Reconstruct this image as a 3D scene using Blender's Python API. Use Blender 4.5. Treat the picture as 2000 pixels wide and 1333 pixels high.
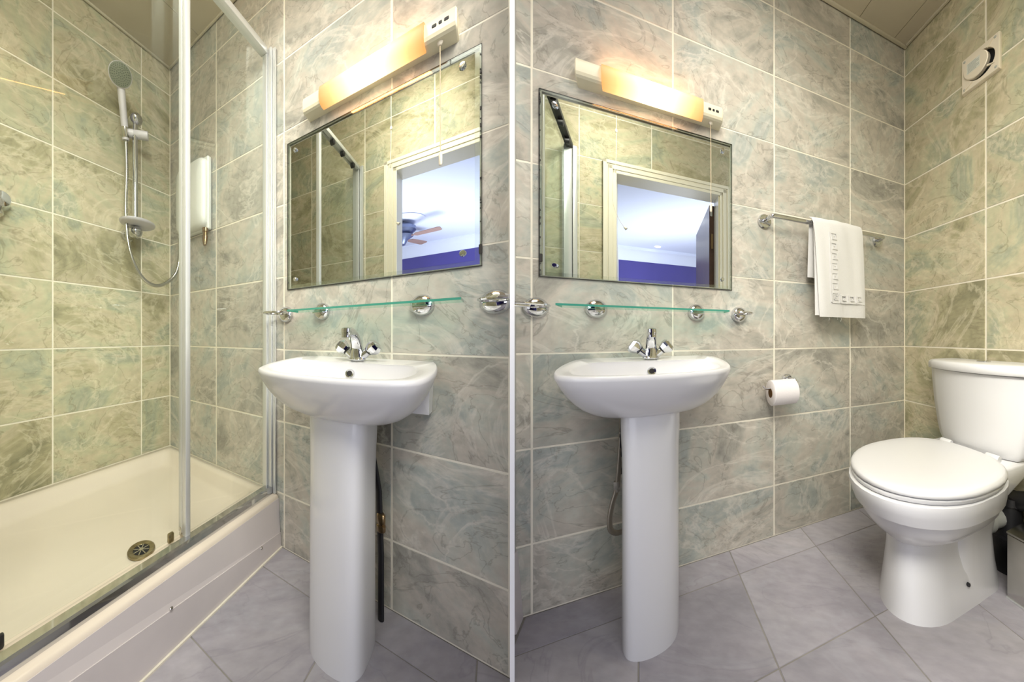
import bpy, bmesh, math, random
from mathutils import Vector
random.seed(7)
C = bpy.context.scene.collection
for o in list(bpy.data.objects): bpy.data.objects.remove(o)
sc = bpy.context.scene

# ------------------------------------------------------------------ camera
EYE = 0.876
cd = bpy.data.cameras.new('camera'); cam = bpy.data.objects.new('camera', cd); C.objects.link(cam)
cam.location = (0, 0, EYE); cam.rotation_euler = (math.pi/2, 0, 0)
cd.sensor_width = 36; cd.lens = 750/2000*36; cd.shift_y = -8.5/2000
cd.clip_start = 0.02
sc.camera = cam

# ------------------------------------------------------------------ world, lights, exposure
sc.view_settings.view_transform = 'Standard'; sc.view_settings.look = 'None'
sc.view_settings.gamma = 1; sc.view_settings.use_curve_mapping = False
sc.view_settings.exposure = 0.12
wd = bpy.data.worlds.new('world'); sc.world = wd; wd.use_nodes = True
wd.node_tree.nodes['Background'].inputs[0].default_value = (0.9, 0.92, 1.0, 1)
wd.node_tree.nodes['Background'].inputs[1].default_value = 0.9

def lamp(name, kind, loc, energy, col, size=0.3, sizey=None, aim=None, spread=None):
    ld = bpy.data.lights.new(name, kind); ld.energy = energy; ld.color = col
    if kind == 'AREA':
        ld.size = size
        if spread: ld.spread = math.radians(spread)
        if sizey: ld.shape = 'RECTANGLE'; ld.size_y = sizey
        else: ld.shape = 'DISK'
    else: ld.shadow_soft_size = size
    o = bpy.data.objects.new(name, ld); C.objects.link(o); o.location = loc
    if aim is not None:
        o.rotation_euler = (Vector(aim)-Vector(loc)).to_track_quat('-Z', 'Y').to_euler()
    return o
WARM = (1.0, 0.962, 0.87); COOL = (0.91, 0.92, 1.0)
lamp('ceiling_light_left', 'AREA', (-1.32, 0.95, 2.45), 17, WARM, 0.9, aim=(-1.42, 1.05, 0), spread=130)
lamp('ceiling_light_right', 'AREA', (1.15, 0.95, 2.45), 10, WARM, 0.9, aim=(1.25, 1.05, 0), spread=130)
lamp('bedroom_daylight', 'AREA', (0.15, -1.2, 1.15), 25, COOL, 2.2, 1.9, aim=(0.1, 1.0, 0.95))
lamp('fill_lamp_left', 'AREA', (0.25, -0.36, 2.2), 23, WARM, 0.8, aim=(-1.9, 1.75, 1.0), spread=75)  # added fill above and behind the camera, aimed at the shower corner
lamp('fill_lamp_right', 'AREA', (-0.10, -0.36, 2.2), 19, WARM, 0.8, aim=(2.0, 1.5, 0.9), spread=75)  # second added fill, flattens the light in the toilet corner

# ------------------------------------------------------------------ plan: two wings of one room, set at oblique angles
# each wing has a basin wall; u runs along it, w comes out from it, h is height (metres)
WING = {'L': ((-0.94254, 1.58853), (1.32416, -0.85449), (0.03287, -1.03453)),
        'R': ((0.06184, 1.20745), (1.29008, 0.56593), (-0.40128, -1.21497))}
def M(S, u, w, h):
    o, a, b = WING[S]
    return Vector((o[0]+u*a[0]+w*b[0], o[1]+u*a[1]+w*b[1], h))
TW = 0.42162; TH = 0.30; K0 = 0.22266; US = -0.83775; UT = 1.6481; CEIL = 2.481; WREAR = 1.02

# ------------------------------------------------------------------ materials
def newmat(name):
    m = bpy.data.materials.new(name); m.use_nodes = True
    nt = m.node_tree; return m, nt, nt.nodes['Principled BSDF']
def flat(name, col, rough=0.5, metal=0.0, noise=0.0, scale=8, bump=0.0, coat=0.0, spec=0.5):
    m, nt, p = newmat(name)
    p.inputs['Base Color'].default_value = (*col, 1); p.inputs['Roughness'].default_value = rough
    p.inputs['Metallic'].default_value = metal; p.inputs['Coat Weight'].default_value = coat
    p.inputs['Specular IOR Level'].default_value = spec
    if noise or bump:
        tc = nt.nodes.new('ShaderNodeTexCoord'); n = nt.nodes.new('ShaderNodeTexNoise')
        n.inputs['Scale'].default_value = scale; n.inputs['Detail'].default_value = 6
        nt.links.new(tc.outputs['Object'], n.inputs['Vector'])
        if noise:
            r = nt.nodes.new('ShaderNodeValToRGB')
            r.color_ramp.elements[0].position = 0.3; r.color_ramp.elements[1].position = 0.7
            r.color_ramp.elements[0].color = (*[c*(1-noise) for c in col], 1)
            r.color_ramp.elements[1].color = (*[min(1, c*(1+noise*0.6)) for c in col], 1)
            nt.links.new(n.outputs['Fac'], r.inputs['Fac']); nt.links.new(r.outputs['Color'], p.inputs['Base Color'])
        if bump:
            b = nt.nodes.new('ShaderNodeBump'); b.inputs['Strength'].default_value = bump; b.inputs['Distance'].default_value = 0.002
            nt.links.new(n.outputs['Fac'], b.inputs['Height']); nt.links.new(b.outputs['Normal'], p.inputs['Normal'])
    return m
def stone(name, stops, vein, rough=0.3, scale=2.4, spec=0.35, vamt=0.5):
    m, nt, p = newmat(name); L = nt.links.new; N = nt.nodes.new
    tc = N('ShaderNodeTexCoord'); oi = N('ShaderNodeObjectInfo')
    mul = N('ShaderNodeMath'); mul.operation = 'MULTIPLY'; mul.inputs[1].default_value = 91.0; L(oi.outputs['Random'], mul.inputs[0])
    add = N('ShaderNodeVectorMath'); add.operation = 'ADD'; mp = N('ShaderNodeMapping'); mp.inputs['Rotation'].default_value = (0.35, 0.75, 0.5); mp.inputs['Scale'].default_value = (0.85, 1.15, 1.6)
    L(tc.outputs['Object'], mp.inputs['Vector']); L(mp.outputs['Vector'], add.inputs[0]); L(mul.outputs[0], add.inputs[1])
    n1 = N('ShaderNodeTexNoise'); n1.inputs['Scale'].default_value = scale; n1.inputs['Detail'].default_value = 9
    n1.inputs['Roughness'].default_value = 0.64; n1.inputs['Distortion'].default_value = 1.1; L(add.outputs[0], n1.inputs['Vector'])
    r = N('ShaderNodeValToRGB'); cr = r.color_ramp
    while len(cr.elements) < len(stops): cr.elements.new(0.5)
    for e, (pos, col) in zip(cr.elements, stops): e.position = pos; e.color = (*col, 1)
    L(n1.outputs['Fac'], r.inputs['Fac'])
    # soft crack-like veins
    n2 = N('ShaderNodeTexNoise'); n2.inputs['Scale'].default_value = scale*1.7; n2.inputs['Detail'].default_value = 5
    n2.inputs['Distortion'].default_value = 2.2; L(add.outputs[0], n2.inputs['Vector'])
    s = N('ShaderNodeMath'); s.operation = 'SUBTRACT'; s.inputs[1].default_value = 0.5; L(n2.outputs['Fac'], s.inputs[0])
    a = N('ShaderNodeMath'); a.operation = 'ABSOLUTE'; L(s.outputs[0], a.inputs[0])
    mr = N('ShaderNodeMapRange'); mr.inputs['From Min'].default_value = 0.0; mr.inputs['From Max'].default_value = 0.014
    mr.inputs['To Min'].default_value = vamt; mr.inputs['To Max'].default_value = 0.0; L(a.outputs[0], mr.inputs['Value'])
    mx = N('ShaderNodeMix'); mx.data_type = 'RGBA'; L(mr.outputs[0], mx.inputs['Factor']); L(r.outputs['Color'], mx.inputs['A'])
    mx.inputs['B'].default_value = (*vein, 1)
    n4 = N('ShaderNodeTexNoise'); n4.inputs['Scale'].default_value = scale*1.3; n4.inputs['Detail'].default_value = 6; n4.inputs['Roughness'].default_value = 0.6
    n4.inputs['Distortion'].default_value = 1.4; of = N('ShaderNodeVectorMath'); of.operation = 'ADD'; of.inputs[1].default_value = (7.3, 2.1, 4.4); L(add.outputs[0], of.inputs[0]); L(of.outputs[0], n4.inputs['Vector'])
    s4 = N('ShaderNodeMath'); s4.operation = 'SUBTRACT'; s4.inputs[1].default_value = 0.47; L(n4.outputs['Fac'], s4.inputs[0])
    a4 = N('ShaderNodeMath'); a4.operation = 'ABSOLUTE'; L(s4.outputs[0], a4.inputs[0])
    r4 = N('ShaderNodeMapRange'); r4.inputs['From Max'].default_value = 0.03; r4.inputs['To Min'].default_value = vamt*1.1; r4.inputs['To Max'].default_value = 0.0; L(a4.outputs[0], r4.inputs['Value'])
    mx4 = N('ShaderNodeMix'); mx4.data_type = 'RGBA'; L(r4.outputs[0], mx4.inputs['Factor']); L(mx.outputs['Result'], mx4.inputs['A'])
    mx4.inputs['B'].default_value = (*[min(1, c*1.12) for c in stops[-1][1]], 1); mx = mx4
    # fine grain and a per-tile shade
    n3 = N('ShaderNodeTexNoise'); n3.inputs['Scale'].default_value = 24; n3.inputs['Detail'].default_value = 4; L(add.outputs[0], n3.inputs['Vector'])
    hsv = N('ShaderNodeHueSaturation'); L(mx.outputs['Result'], hsv.inputs['Color'])
    m2 = N('ShaderNodeMapRange'); m2.inputs['From Min'].default_value = 0.3; m2.inputs['From Max'].default_value = 0.7
    m2.inputs['To Min'].default_value = 0.90; m2.inputs['To Max'].default_value = 1.09; L(n3.outputs['Fac'], m2.inputs['Value'])
    m3 = N('ShaderNodeMapRange'); m3.inputs['To Min'].default_value = 0.93; m3.inputs['To Max'].default_value = 1.07; L(oi.outputs['Random'], m3.inputs['Value'])
    mm = N('ShaderNodeMath'); mm.operation = 'MULTIPLY'; L(m2.outputs[0], mm.inputs[0]); L(m3.outputs[0], mm.inputs[1]); L(mm.outputs[0], hsv.inputs['Value'])
    L(hsv.outputs['Color'], p.inputs['Base Color'])
    p.inputs['Roughness'].default_value = rough; p.inputs['Specular IOR Level'].default_value = spec
    b = N('ShaderNodeBump'); b.inputs['Strength'].default_value = 0.12; b.inputs['Distance'].default_value = 0.003
    L(n1.outputs['Fac'], b.inputs['Height']); L(b.outputs['Normal'], p.inputs['Normal'])
    return m
def glass(name, tint, gloss, rough=0.0):
    m = bpy.data.materials.new(name); m.use_nodes = True; nt = m.node_tree; nt.nodes.clear(); N = nt.nodes.new; L = nt.links.new
    o = N('ShaderNodeOutputMaterial'); t = N('ShaderNodeBsdfTransparent'); t.inputs[0].default_value = (*tint, 1)
    g = N('ShaderNodeBsdfGlossy'); g.inputs['Roughness'].default_value = rough; g.inputs['Color'].default_value = (0.95, 1, 0.98, 1)
    lw = N('ShaderNodeFresnel'); lw.inputs['IOR'].default_value = 1.45
    ad = N('ShaderNodeMath'); ad.operation = 'MULTIPLY'; ad.inputs[1].default_value = gloss; L(lw.outputs[0], ad.inputs[0])
    ge = N('ShaderNodeNewGeometry'); iv = N('ShaderNodeMath'); iv.operation = 'SUBTRACT'; iv.inputs[0].default_value = 1.0; L(ge.outputs['Backfacing'], iv.inputs[1])
    a2 = N('ShaderNodeMath'); a2.operation = 'MULTIPLY'; L(ad.outputs[0], a2.inputs[0]); L(iv.outputs[0], a2.inputs[1]); ad = a2
    x = N('ShaderNodeMixShader'); L(ad.outputs[0], x.inputs[0]); L(t.outputs[0], x.inputs[1]); L(g.outputs[0], x.inputs[2]); L(x.outputs[0], o.inputs[0])
    return m
def emit(name, col, strength):
    m, nt, p = newmat(name); p.inputs['Base Color'].default_value = (*col, 1)
    p.inputs['Emission Color'].default_value = (*col, 1); p.inputs['Emission Strength'].default_value = strength
    return m
def lin(r, g, b):
    f = lambda c: (c/255/12.92) if c/255 <= 0.04045 else ((c/255+0.055)/1.055)**2.4
    return (f(r), f(g), f(b))
m_tile = stone('stone_look_tile', [(0.30, lin(134, 132, 124)), (0.40, lin(166, 163, 152)), (0.47, lin(188, 181, 168)), (0.54, lin(182, 182, 170)),
             (0.60, lin(163, 168, 161)), (0.70, lin(203, 198, 186))], lin(124, 120, 110), rough=0.5, scale=1.6, spec=0.12, vamt=0.45)
m_tile_warmlit = stone('warm_lit_stone_look_tile', [(0.30, lin(134, 132, 106)), (0.40, lin(172, 166, 134)), (0.47, lin(194, 184, 156)), (0.54, lin(186, 184, 154)),
             (0.60, lin(162, 166, 144)), (0.70, lin(206, 198, 172))], lin(128, 122, 96), rough=0.5, scale=1.6, spec=0.12, vamt=0.45)  # copy of the basin-wall tile with warm lamplight mixed into its colours
m_floor = stone('floor_tile_stone', [(0.28, lin(146, 143, 150)), (0.45, lin(160, 156, 163)), (0.6, lin(170, 166, 170)), (0.75, lin(158, 157, 164))],
                lin(138, 134, 142), rough=0.45, scale=1.1, spec=0.2, vamt=0.35)
m_grout = flat('cream_grout', lin(232, 226, 208), 0.8, noise=0.05, scale=30)
m_floorgrout = flat('grey_grout', lin(142, 138, 132), 0.85, noise=0.15, scale=12)
m_white = flat('white_ceramic', lin(224, 224, 225), 0.18)
m_seat = flat('white_seat_plastic', lin(222, 222, 222), 0.28)
m_board = flat('white_paint', lin(247, 247, 248), 0.5)
m_tray = flat('cream_acrylic', lin(217, 206, 190), 0.18, noise=0.03, scale=3)
m_apron = flat('white_panel_board', lin(214, 207, 206), 0.35, noise=0.06, scale=3)
m_chrome = flat('chrome', (0.66, 0.67, 0.70), 0.05, 1.0)
m_satin = flat('satin_aluminium', lin(214, 216, 214), 0.30, 0.45)
m_steel = flat('brushed_steel', (0.62, 0.60, 0.56), 0.22, 1.0, noise=0.12, scale=14)
m_hose = flat('ribbed_steel_hose', (0.55, 0.55, 0.52), 0.25, 1.0)
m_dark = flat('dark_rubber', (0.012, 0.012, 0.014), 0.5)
m_black = flat('black_void', (0.004, 0.004, 0.005), 0.9)
m_lilac = flat('pale_grey_plastic', lin(205, 202, 206), 0.35)
m_face = flat('grey_spray_face', lin(112, 118, 98), 0.5)
m_nozzle = flat('dark_nozzle', lin(62, 66, 54), 0.6)
m_heater = flat('white_heater_case', lin(222, 224, 218), 0.25)
m_brass = flat('old_brass', (0.34, 0.24, 0.13), 0.3, 1.0)
m_wastemetal = flat('tarnished_brass', (0.36, 0.30, 0.17), 0.35, 1.0, noise=0.3, scale=60)
m_beige = flat('beige_enamel', lin(226, 218, 190), 0.35)
m_towel = flat('white_terry', lin(214, 213, 210), 0.95, bump=0.6, scale=260, spec=0.1)
m_paper = flat('tissue_paper', lin(226, 221, 221), 0.95, bump=0.2, scale=120, spec=0.1)
m_card = flat('brown_card_tube', lin(120, 84, 40), 0.9)
m_ivory = flat('ivory_plastic', lin(226, 216, 196), 0.45)
m_label = flat('grey_print', lin(168, 172, 164), 0.7)
m_labelbg = flat('label_paper', lin(214, 216, 204), 0.7)
m_ceil = flat('ceiling_panel', lin(196, 187, 166), 0.45, noise=0.04, scale=5)
m_ceiltrim = flat('ceiling_bead', lin(205, 198, 176), 0.5)
m_shelfglass = glass('shelf_glass', (0.86, 0.97, 0.93), 0.9)
m_glassedge = flat('green_glass_edge', (0.06, 0.30, 0.22), 0.12)
m_screen = glass('shower_glass', (0.955, 0.972, 0.965), 0.85)
m_pane = glass('mirror_glass', (0.95, 0.97, 0.95), 0.25)
m_silver = flat('bevelled_silvering', (0.86, 0.88, 0.86), 0.03, 1.0)
m_bevel = glass('bevel_glass', (0.97, 0.98, 0.97), 3.0, 0.12)
m_edge = flat('dark_mirror_edge', (0.03, 0.028, 0.026), 0.6)
m_casing = flat('cream_gloss_paint', lin(232, 226, 204), 0.3)
m_blue = flat('indigo_wall_paint', lin(72, 66, 140), 0.6, noise=0.08, scale=2)
m_bedceil = flat('bedroom_white_paint', lin(222, 228, 246), 0.8)
m_carpet = flat('dark_bedroom_carpet', lin(58, 54, 70), 0.95)
m_doorwood = flat('dark_brown_wood', lin(74, 48, 40), 0.3, noise=0.3, scale=9)
m_fanwood = flat('fan_blade_wood', lin(146, 120, 112), 0.45)
m_fanmetal = flat('antique_silver', lin(120, 130, 160), 0.3, 0.6)
m_cord = flat('pale_cord', lin(208, 190, 160), 0.8)
m_down = emit('downlight_glow', (1, 1, 1), 9)
def tube_glow():
    m, nt, p = newmat('glowing_diffuser'); N = nt.nodes.new; L = nt.links.new
    tc = N('ShaderNodeTexCoord'); sx = N('ShaderNodeSeparateXYZ'); L(tc.outputs['Generated'], sx.inputs[0])
    s = N('ShaderNodeMath'); s.operation = 'SUBTRACT'; s.inputs[1].default_value = 0.5; L(sx.outputs['X'], s.inputs[0])
    a = N('ShaderNodeMath'); a.operation = 'ABSOLUTE'; L(s.outputs[0], a.inputs[0])
    r = N('ShaderNodeValToRGB'); cr = r.color_ramp
    for e in range(2): cr.elements.new(0.5)
    for e, (pos, col) in zip(cr.elements, [(0.0, (3.2, 2.6, 1.5)), (0.24, (2.2, 1.4, 0.62)), (0.38, (1.35, 0.72, 0.25)), (0.5, (0.95, 0.40, 0.10))]):
        e.position = pos; e.color = (*col, 1)
    L(a.outputs[0], r.inputs['Fac']); L(r.outputs['Color'], p.inputs['Emission Color'])
    p.inputs['Emission Strength'].default_value = 1.0; p.inputs['Base Color'].default_value = (0.12, 0.09, 0.06, 1); p.inputs['Roughness'].default_value = 0.5
    return m
m_glow = tube_glow()

# ------------------------------------------------------------------ mesh helpers (room coordinates u, w, h)
class B:
    def __init__(s, S): s.S = S; s.bm = bmesh.new(); s.mi = 0
    def face(s, vs):
        try: f = s.bm.faces.new(vs); f.material_index = s.mi; return f
        except ValueError: return None
    def box(s, u0, u1, w0, w1, h0, h1, bev=0, seg=2):
        vs = [s.bm.verts.new((u, w, h)) for h in (h0, h1) for w in (w0, w1) for u in (u0, u1)]
        fs = [s.face([vs[i] for i in q]) for q in ((0,1,3,2), (4,6,7,5), (0,4,5,1), (2,3,7,6), (0,2,6,4), (1,5,7,3))]
        if bev:
            es = list({e for f in fs for e in f.edges})
            bmesh.ops.bevel(s.bm, geom=es, offset=bev, segments=seg, profile=0.5, affect='EDGES')
        return s
    def loft(s, rings, cap0=True, cap1=True, closed=True):
        R = [[s.bm.verts.new(p) for p in r] for r in rings]
        n = len(R[0])
        for a, b in zip(R, R[1:]):
            for i in range(n if closed else n-1):
                s.face([a[i], a[(i+1) % n], b[(i+1) % n], b[i]])
        if cap0: s.face(R[0])
        if cap1: s.face(list(reversed(R[-1])))
        return s
    def lathe(s, c, axis, prof, seg=20, up=None):
        ax = Vector(axis).normalized(); t = Vector(up) if up else (Vector((0, 0, 1)) if abs(ax.z) < 0.9 else Vector((1, 0, 0)))
        a = ax.cross(t).normalized(); b = ax.cross(a).normalized(); c = Vector(c)
        rings = [[tuple(c+ax*t_+(a*math.cos(2*math.pi*i/seg)+b*math.sin(2*math.pi*i/seg))*max(r, 1e-5)) for i in range(seg)] for r, t_ in prof]
        return s.loft(rings)
    def tube(s, pts, rad, seg=10, ribs=0):
        pts = [Vector(p) for p in pts]; n = len(pts); rad = rad if isinstance(rad, (list, tuple)) else [rad]*n
        t = (pts[1]-pts[0]).normalized(); nrm = t.orthogonal().normalized(); rings = []
        for i, p in enumerate(pts):
            t2 = (pts[min(i+1, n-1)]-pts[max(i-1, 0)]).normalized()
            nrm = (nrm-t2*nrm.dot(t2)).normalized(); bn = t2.cross(nrm)
            rings.append([tuple(p+(nrm*math.cos(2*math.pi*k/seg)+bn*math.sin(2*math.pi*k/seg))*rad[i]) for k in range(seg)])
        return s.loft(rings)
    def prism(s, poly, fn0, fn1):
        return s.loft([[fn0(p) for p in poly], [fn1(p) for p in poly]])
    def torus(s, c, R, r, seg=28, ts=8):
        pts = [(c[0]+R*math.cos(2*math.pi*i/seg), c[1]+R*math.sin(2*math.pi*i/seg), c[2]) for i in range(seg)]
        rr = []
        for i in range(seg):
            a = 2*math.pi*i/seg
            rr.append([(c[0]+(R+r*math.cos(2*math.pi*k/ts))*math.cos(a), c[1]+(R+r*math.cos(2*math.pi*k/ts))*math.sin(a), c[2]+r*math.sin(2*math.pi*k/ts)) for k in range(ts)])
        rr.append(rr[0]); s.loft(rr, False, False); bmesh.ops.remove_doubles(s.bm, verts=s.bm.verts, dist=1e-6); return s
    def build(s, name, mats, parent=None, smooth=True, ang=40, base=None, subdiv=0):
        bm = s.bm
        bmesh.ops.recalc_face_normals(bm, faces=bm.faces)
        if subdiv:
            pass
        for f in bm.faces: f.smooth = smooth
        if smooth:
            for e in bm.edges:
                if len(e.link_faces) == 2 and e.calc_face_angle(0) > math.radians(ang): e.smooth = False
        org = parent.matrix_world.translation.copy() if parent and base is None else (M(s.S, *base) if base else Vector((0, 0, 0)))
        if parent: org = Vector(parent['_org'])
        elif base: org = M(s.S, *base)
        for v in bm.verts: v.co = M(s.S, *v.co)-org
        bmesh.ops.recalc_face_normals(bm, faces=bm.faces)
        me = bpy.data.meshes.new(name); bm.to_mesh(me); bm.free()
        for m in (mats if isinstance(mats, (list, tuple)) else [mats]): me.materials.append(m)
        o = bpy.data.objects.new(name, me); C.objects.link(o); o['_org'] = tuple(org)
        if parent: o.parent = parent
        else: o.location = org
        if subdiv:
            md = o.modifiers.new('subdiv', 'SUBSURF'); md.levels = subdiv; md.render_levels = subdiv
        return o
def thing(S, name, label, cat, base, group=None):
    o = bpy.data.objects.new(name, None); C.objects.link(o); o.empty_display_size = 0.05
    p = M(S, *base); o.location = p; o['_org'] = tuple(p); o['label'] = label; o['category'] = cat
    if group: o['group'] = group
    return o
def tag(o, label, cat, group=None):
    o['label'] = label; o['category'] = cat
    if group: o['group'] = group
    return o
def struct(o, label=None):
    o['kind'] = 'structure'
    if label: o['label'] = label
    return o
def catmull(pts, n):
    out = []; P = [Vector(p) for p in pts]; P = [P[0]*2-P[1]]+P+[P[-1]*2-P[-2]]
    for i in range(1, len(P)-2):
        for k in range(n):
            t = k/n; a, b, c, d = P[i-1:i+3]
            out.append(0.5*((2*b)+(c-a)*t+(2*a-5*b+4*c-d)*t*t+(3*b-a-3*c+d)*t**3))
    out.append(P[-2]); return out
def resample(pts, n):
    P = [Vector(p) for p in pts]; L = [0]
    for a, b in zip(P, P[1:]): L.append(L[-1]+(b-a).length)
    out = []; j = 0
    for k in range(n):
        d = L[-1]*k/(n-1)
        while j < len(P)-2 and L[j+1] < d: j += 1
        t = (d-L[j])/max(L[j+1]-L[j], 1e-9); out.append(P[j].lerp(P[j+1], t))
    return out
def half_outline(half, n):
    """half: points (x>=0, y) from back to front; mirrored to a closed loop of 2n-2 points"""
    h = resample(catmull([(a, b, 0) for a, b in half], 8), n)
    pts = [(p.x, p.y) for p in h]
    return pts+[(-x, y) for x, y in reversed(pts[1:-1])] if abs(pts[0][0]) < 1e-6 else pts+[(-x, y) for x, y in reversed(pts[:-1])]

# ------------------------------------------------------------------ tiled walls
def plane_fn(plane, off=0.0):
    """maps (a along wall, h, d proud of wall) to room coordinates"""
    if plane == 'A': return lambda a, h, d: (a, off+d, h)
    if plane == 'B': return lambda a, h, d: (US+d, a, h)
    if plane == 'C': return lambda a, h, d: (UT-d, a, h)
    if plane == 'rear': return lambda a, h, d: (a, WREAR-d, h)
    if plane == 'beyond': return lambda a, h, d: (a, -WREAR+d, h)
def box_abd(b, fn, a0, a1, h0, h1, d0, d1, ch=0.0):
    """box with a chamfered front edge, 12 to 20 triangles"""
    back = [b.bm.verts.new(fn(*p, d0)) for p in ((a0, h0), (a1, h0), (a1, h1), (a0, h1))]
    mid = [b.bm.verts.new(fn(*p, d1-ch)) for p in ((a0, h0), (a1, h0), (a1, h1), (a0, h1))] if ch else None
    fr = [b.bm.verts.new(fn(*p, d1)) for p in ((a0+ch, h0+ch), (a1-ch, h0+ch), (a1-ch, h1-ch), (a0+ch, h1-ch))]
    rs = [back, mid, fr] if mid else [back, fr]
    for x, y in zip(rs, rs[1:]):
        for i in range(4): b.face([x[i], x[(i+1) % 4], y[(i+1) % 4], y[i]])
    b.face(back[::-1]); b.face(fr)
def subtract(rect, hole):
    a0, a1, h0, h1 = rect; p0, p1, q0, q1 = hole
    if a1 <= p0 or a0 >= p1 or h1 <= q0 or h0 >= q1: return [rect], False
    out = []
    if a0 < p0: out.append((a0, p0, h0, h1))
    if a1 > p1: out.append((p1, a1, h0, h1))
    m0, m1 = max(a0, p0), min(a1, p1)
    if h0 < q0: out.append((m0, m1, h0, q0))
    if h1 > q1: out.append((m0, m1, q1, h1))
    return out, True
TILECACHE = {}
G = 0.0052
def tiled_wall(S, name, label, plane, acuts, hmax, holes=(), h_lo=0.0, mat=None):
    fn = plane_fn(plane); mat = mat or m_tile
    b = B(S)
    rects = [(acuts[0]-0.002, acuts[-1]+0.002, h_lo, hmax)]
    for hole in holes: rects = [r2 for r in rects for r2 in subtract(r, hole)[0]]
    for r in rects: box_abd(b, fn, *r, -0.014, -0.0012)
    wall = struct(b.build(name, m_grout, smooth=False), label)
    rows = [0.0]+[K0+TH*j for j in range(9) if K0+TH*j < hmax]+[hmax]
    for a0, a1 in zip(acuts, acuts[1:]):
        for h0, h1 in zip(rows, rows[1:]):
            if h1 <= h_lo: continue
            rect = (a0+G/2, a1-G/2, h0+G/2 if h0 > 0 else 0.004, h1-G/2 if h1 < hmax else h1)
            parts = [rect]; cut = False
            for hole in holes:
                nx = []
                for r in parts:
                    o, c = subtract(r, hole); nx += o; cut |= c
                parts = nx
            if not parts: continue
            key = (S, plane, round(rect[1]-rect[0], 4), round(rect[3]-rect[2], 4)); me = None
            org = M(S, *fn(rect[0], rect[2], 0))
            if not cut and key in TILECACHE: me = TILECACHE[key]
            if me is None:
                b = B(S)
                for r in parts: box_abd(b, fn, *r, -0.010, 0.0, 0 if cut else 0.0016)
                bm = b.bm
                for v in bm.verts: v.co = M(S, *v.co)-org
                bmesh.ops.recalc_face_normals(bm, faces=bm.faces)
                me = bpy.data.meshes.new('tile'); bm.to_mesh(me); bm.free(); me.materials.append(mat)
                if not cut: TILECACHE[key] = me
            o = bpy.data.objects.new('tile', me); C.objects.link(o); o.location = org; o.parent = wall
    return wall
MIR = (0.021, 0.650, 1.068, 1.662)
HOLE = (MIR[0]+0.004, MIR[1]-0.004, MIR[2]+0.004, MIR[3]-0.004)
# basin walls of both wings
tiled_wall('L', 'wall_front_left', 'stone-look tiled wall behind the left basin and shower', 'A', [US, -TW, 0, TW, 0.7075], CEIL, [HOLE])
tiled_wall('R', 'wall_front_right', 'stone-look tiled wall behind the right basin and towel rail', 'A', [-0.046, 0, TW, 2*TW, 3*TW, UT], CEIL, [HOLE])
tiled_wall('L', 'wall_left', 'tiled end wall of the shower with riser rail', 'B', [0.0, 0.1776, 0.5846, 0.9916, WREAR], CEIL, mat=m_tile_warmlit)
tiled_wall('R', 'wall_right', 'tiled wall behind the toilet with extractor fan', 'C', [0.0, 0.4125, 0.4125+TW, WREAR], CEIL, mat=m_tile_warmlit)
tiled_wall('L', 'wall_rear_left', None, 'rear', [US, -TW-0.03, -0.03], CEIL, mat=m_tile_warmlit)
tiled_wall('R', 'wall_rear_right', None, 'rear', [1.22, UT], CEIL, mat=m_tile_warmlit)

# white corner board where the two wings meet
def wbox(name, x0, x1, y0, y1, z0, z1, m):
    b = bmesh.new(); vs = [b.verts.new((x, y, z)) for z in (z0, z1) for y in (y0, y1) for x in (x0, x1)]
    for q in ((0,2,3,1), (4,5,7,6), (0,1,5,4), (2,6,7,3), (0,4,6,2), (1,3,7,5)): b.faces.new([vs[i] for i in q])
    me = bpy.data.meshes.new(name); b.to_mesh(me); b.free(); me.materials.append(m)
    o = bpy.data.objects.new(name, me); C.objects.link(o); return o
struct(wbox('trim_1', -0.0046, 0.0057, 0.85, 1.26, 0.0, CEIL, m_board), 'white corner board between the two tiled wings')

# ------------------------------------------------------------------ floor
fl = struct(wbox('floor', -2.4, 2.6, -0.6, 2.5, -0.04, -0.0015, m_floorgrout), 'grey tiled bathroom floor')
def clip(poly, side):
    out = []
    for i, p in enumerate(poly):
        q = poly[(i+1) % len(poly)]; ip, iq = p.x*side >= 0, q.x*side >= 0
        if ip: out.append(p)
        if ip != iq: t = p.x/(p.x-q.x); out.append(p.lerp(q, t))
    return out
def floor_tiles(S, side, ulo, uhi):
    g = 0.0035
    us = [0.3045+0.3365*k for k in range(-5, 6)]; ws = [0.0, 0.1272]+[0.1272+0.331*k for k in range(1, 5)]
    for u0, u1 in zip(us, us[1:]):
        u0, u1 = max(u0, ulo), min(u1, uhi)
        if u1-u0 < 0.01: continue
        for w0, w1 in zip(ws, ws[1:]):
            P = [M(S, u0+g/2, w0+g/2, 0), M(S, u1-g/2, w0+g/2, 0), M(S, u1-g/2, w1-g/2, 0), M(S, u0+g/2, w1-g/2, 0)]
            P = clip([Vector((p.x, p.y, 0)) for p in P], side)
            if len(P) < 3 or max(p.y for p in P) < -0.3: continue
            org = sum(P, Vector())/len(P); bm = bmesh.new()
            rings = []
            for z, s in ((-0.008, 1), (-0.0012, 1), (0.0, 0.994)):
                rings.append([bm.verts.new(((p.x-org.x)*s, (p.y-org.y)*s, z)) for p in P])
            for a, b in zip(rings, rings[1:]):
                for i in range(len(P)): bm.faces.new([a[i], a[(i+1) % len(P)], b[(i+1) % len(P)], b[i]])
            bm.faces.new(rings[-1]); bm.faces.new(rings[0][::-1]); bmesh.ops.recalc_face_normals(bm, faces=bm.faces)
            me = bpy.data.meshes.new('floor_tile'); bm.to_mesh(me); bm.free(); me.materials.append(m_floor)
            o = bpy.data.objects.new('floor_tile', me); C.objects.link(o); o.location = org; o.parent = fl
floor_tiles('L', -1, -0.014, 2.4)
floor_tiles('R', 1, -0.016, UT)

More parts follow.
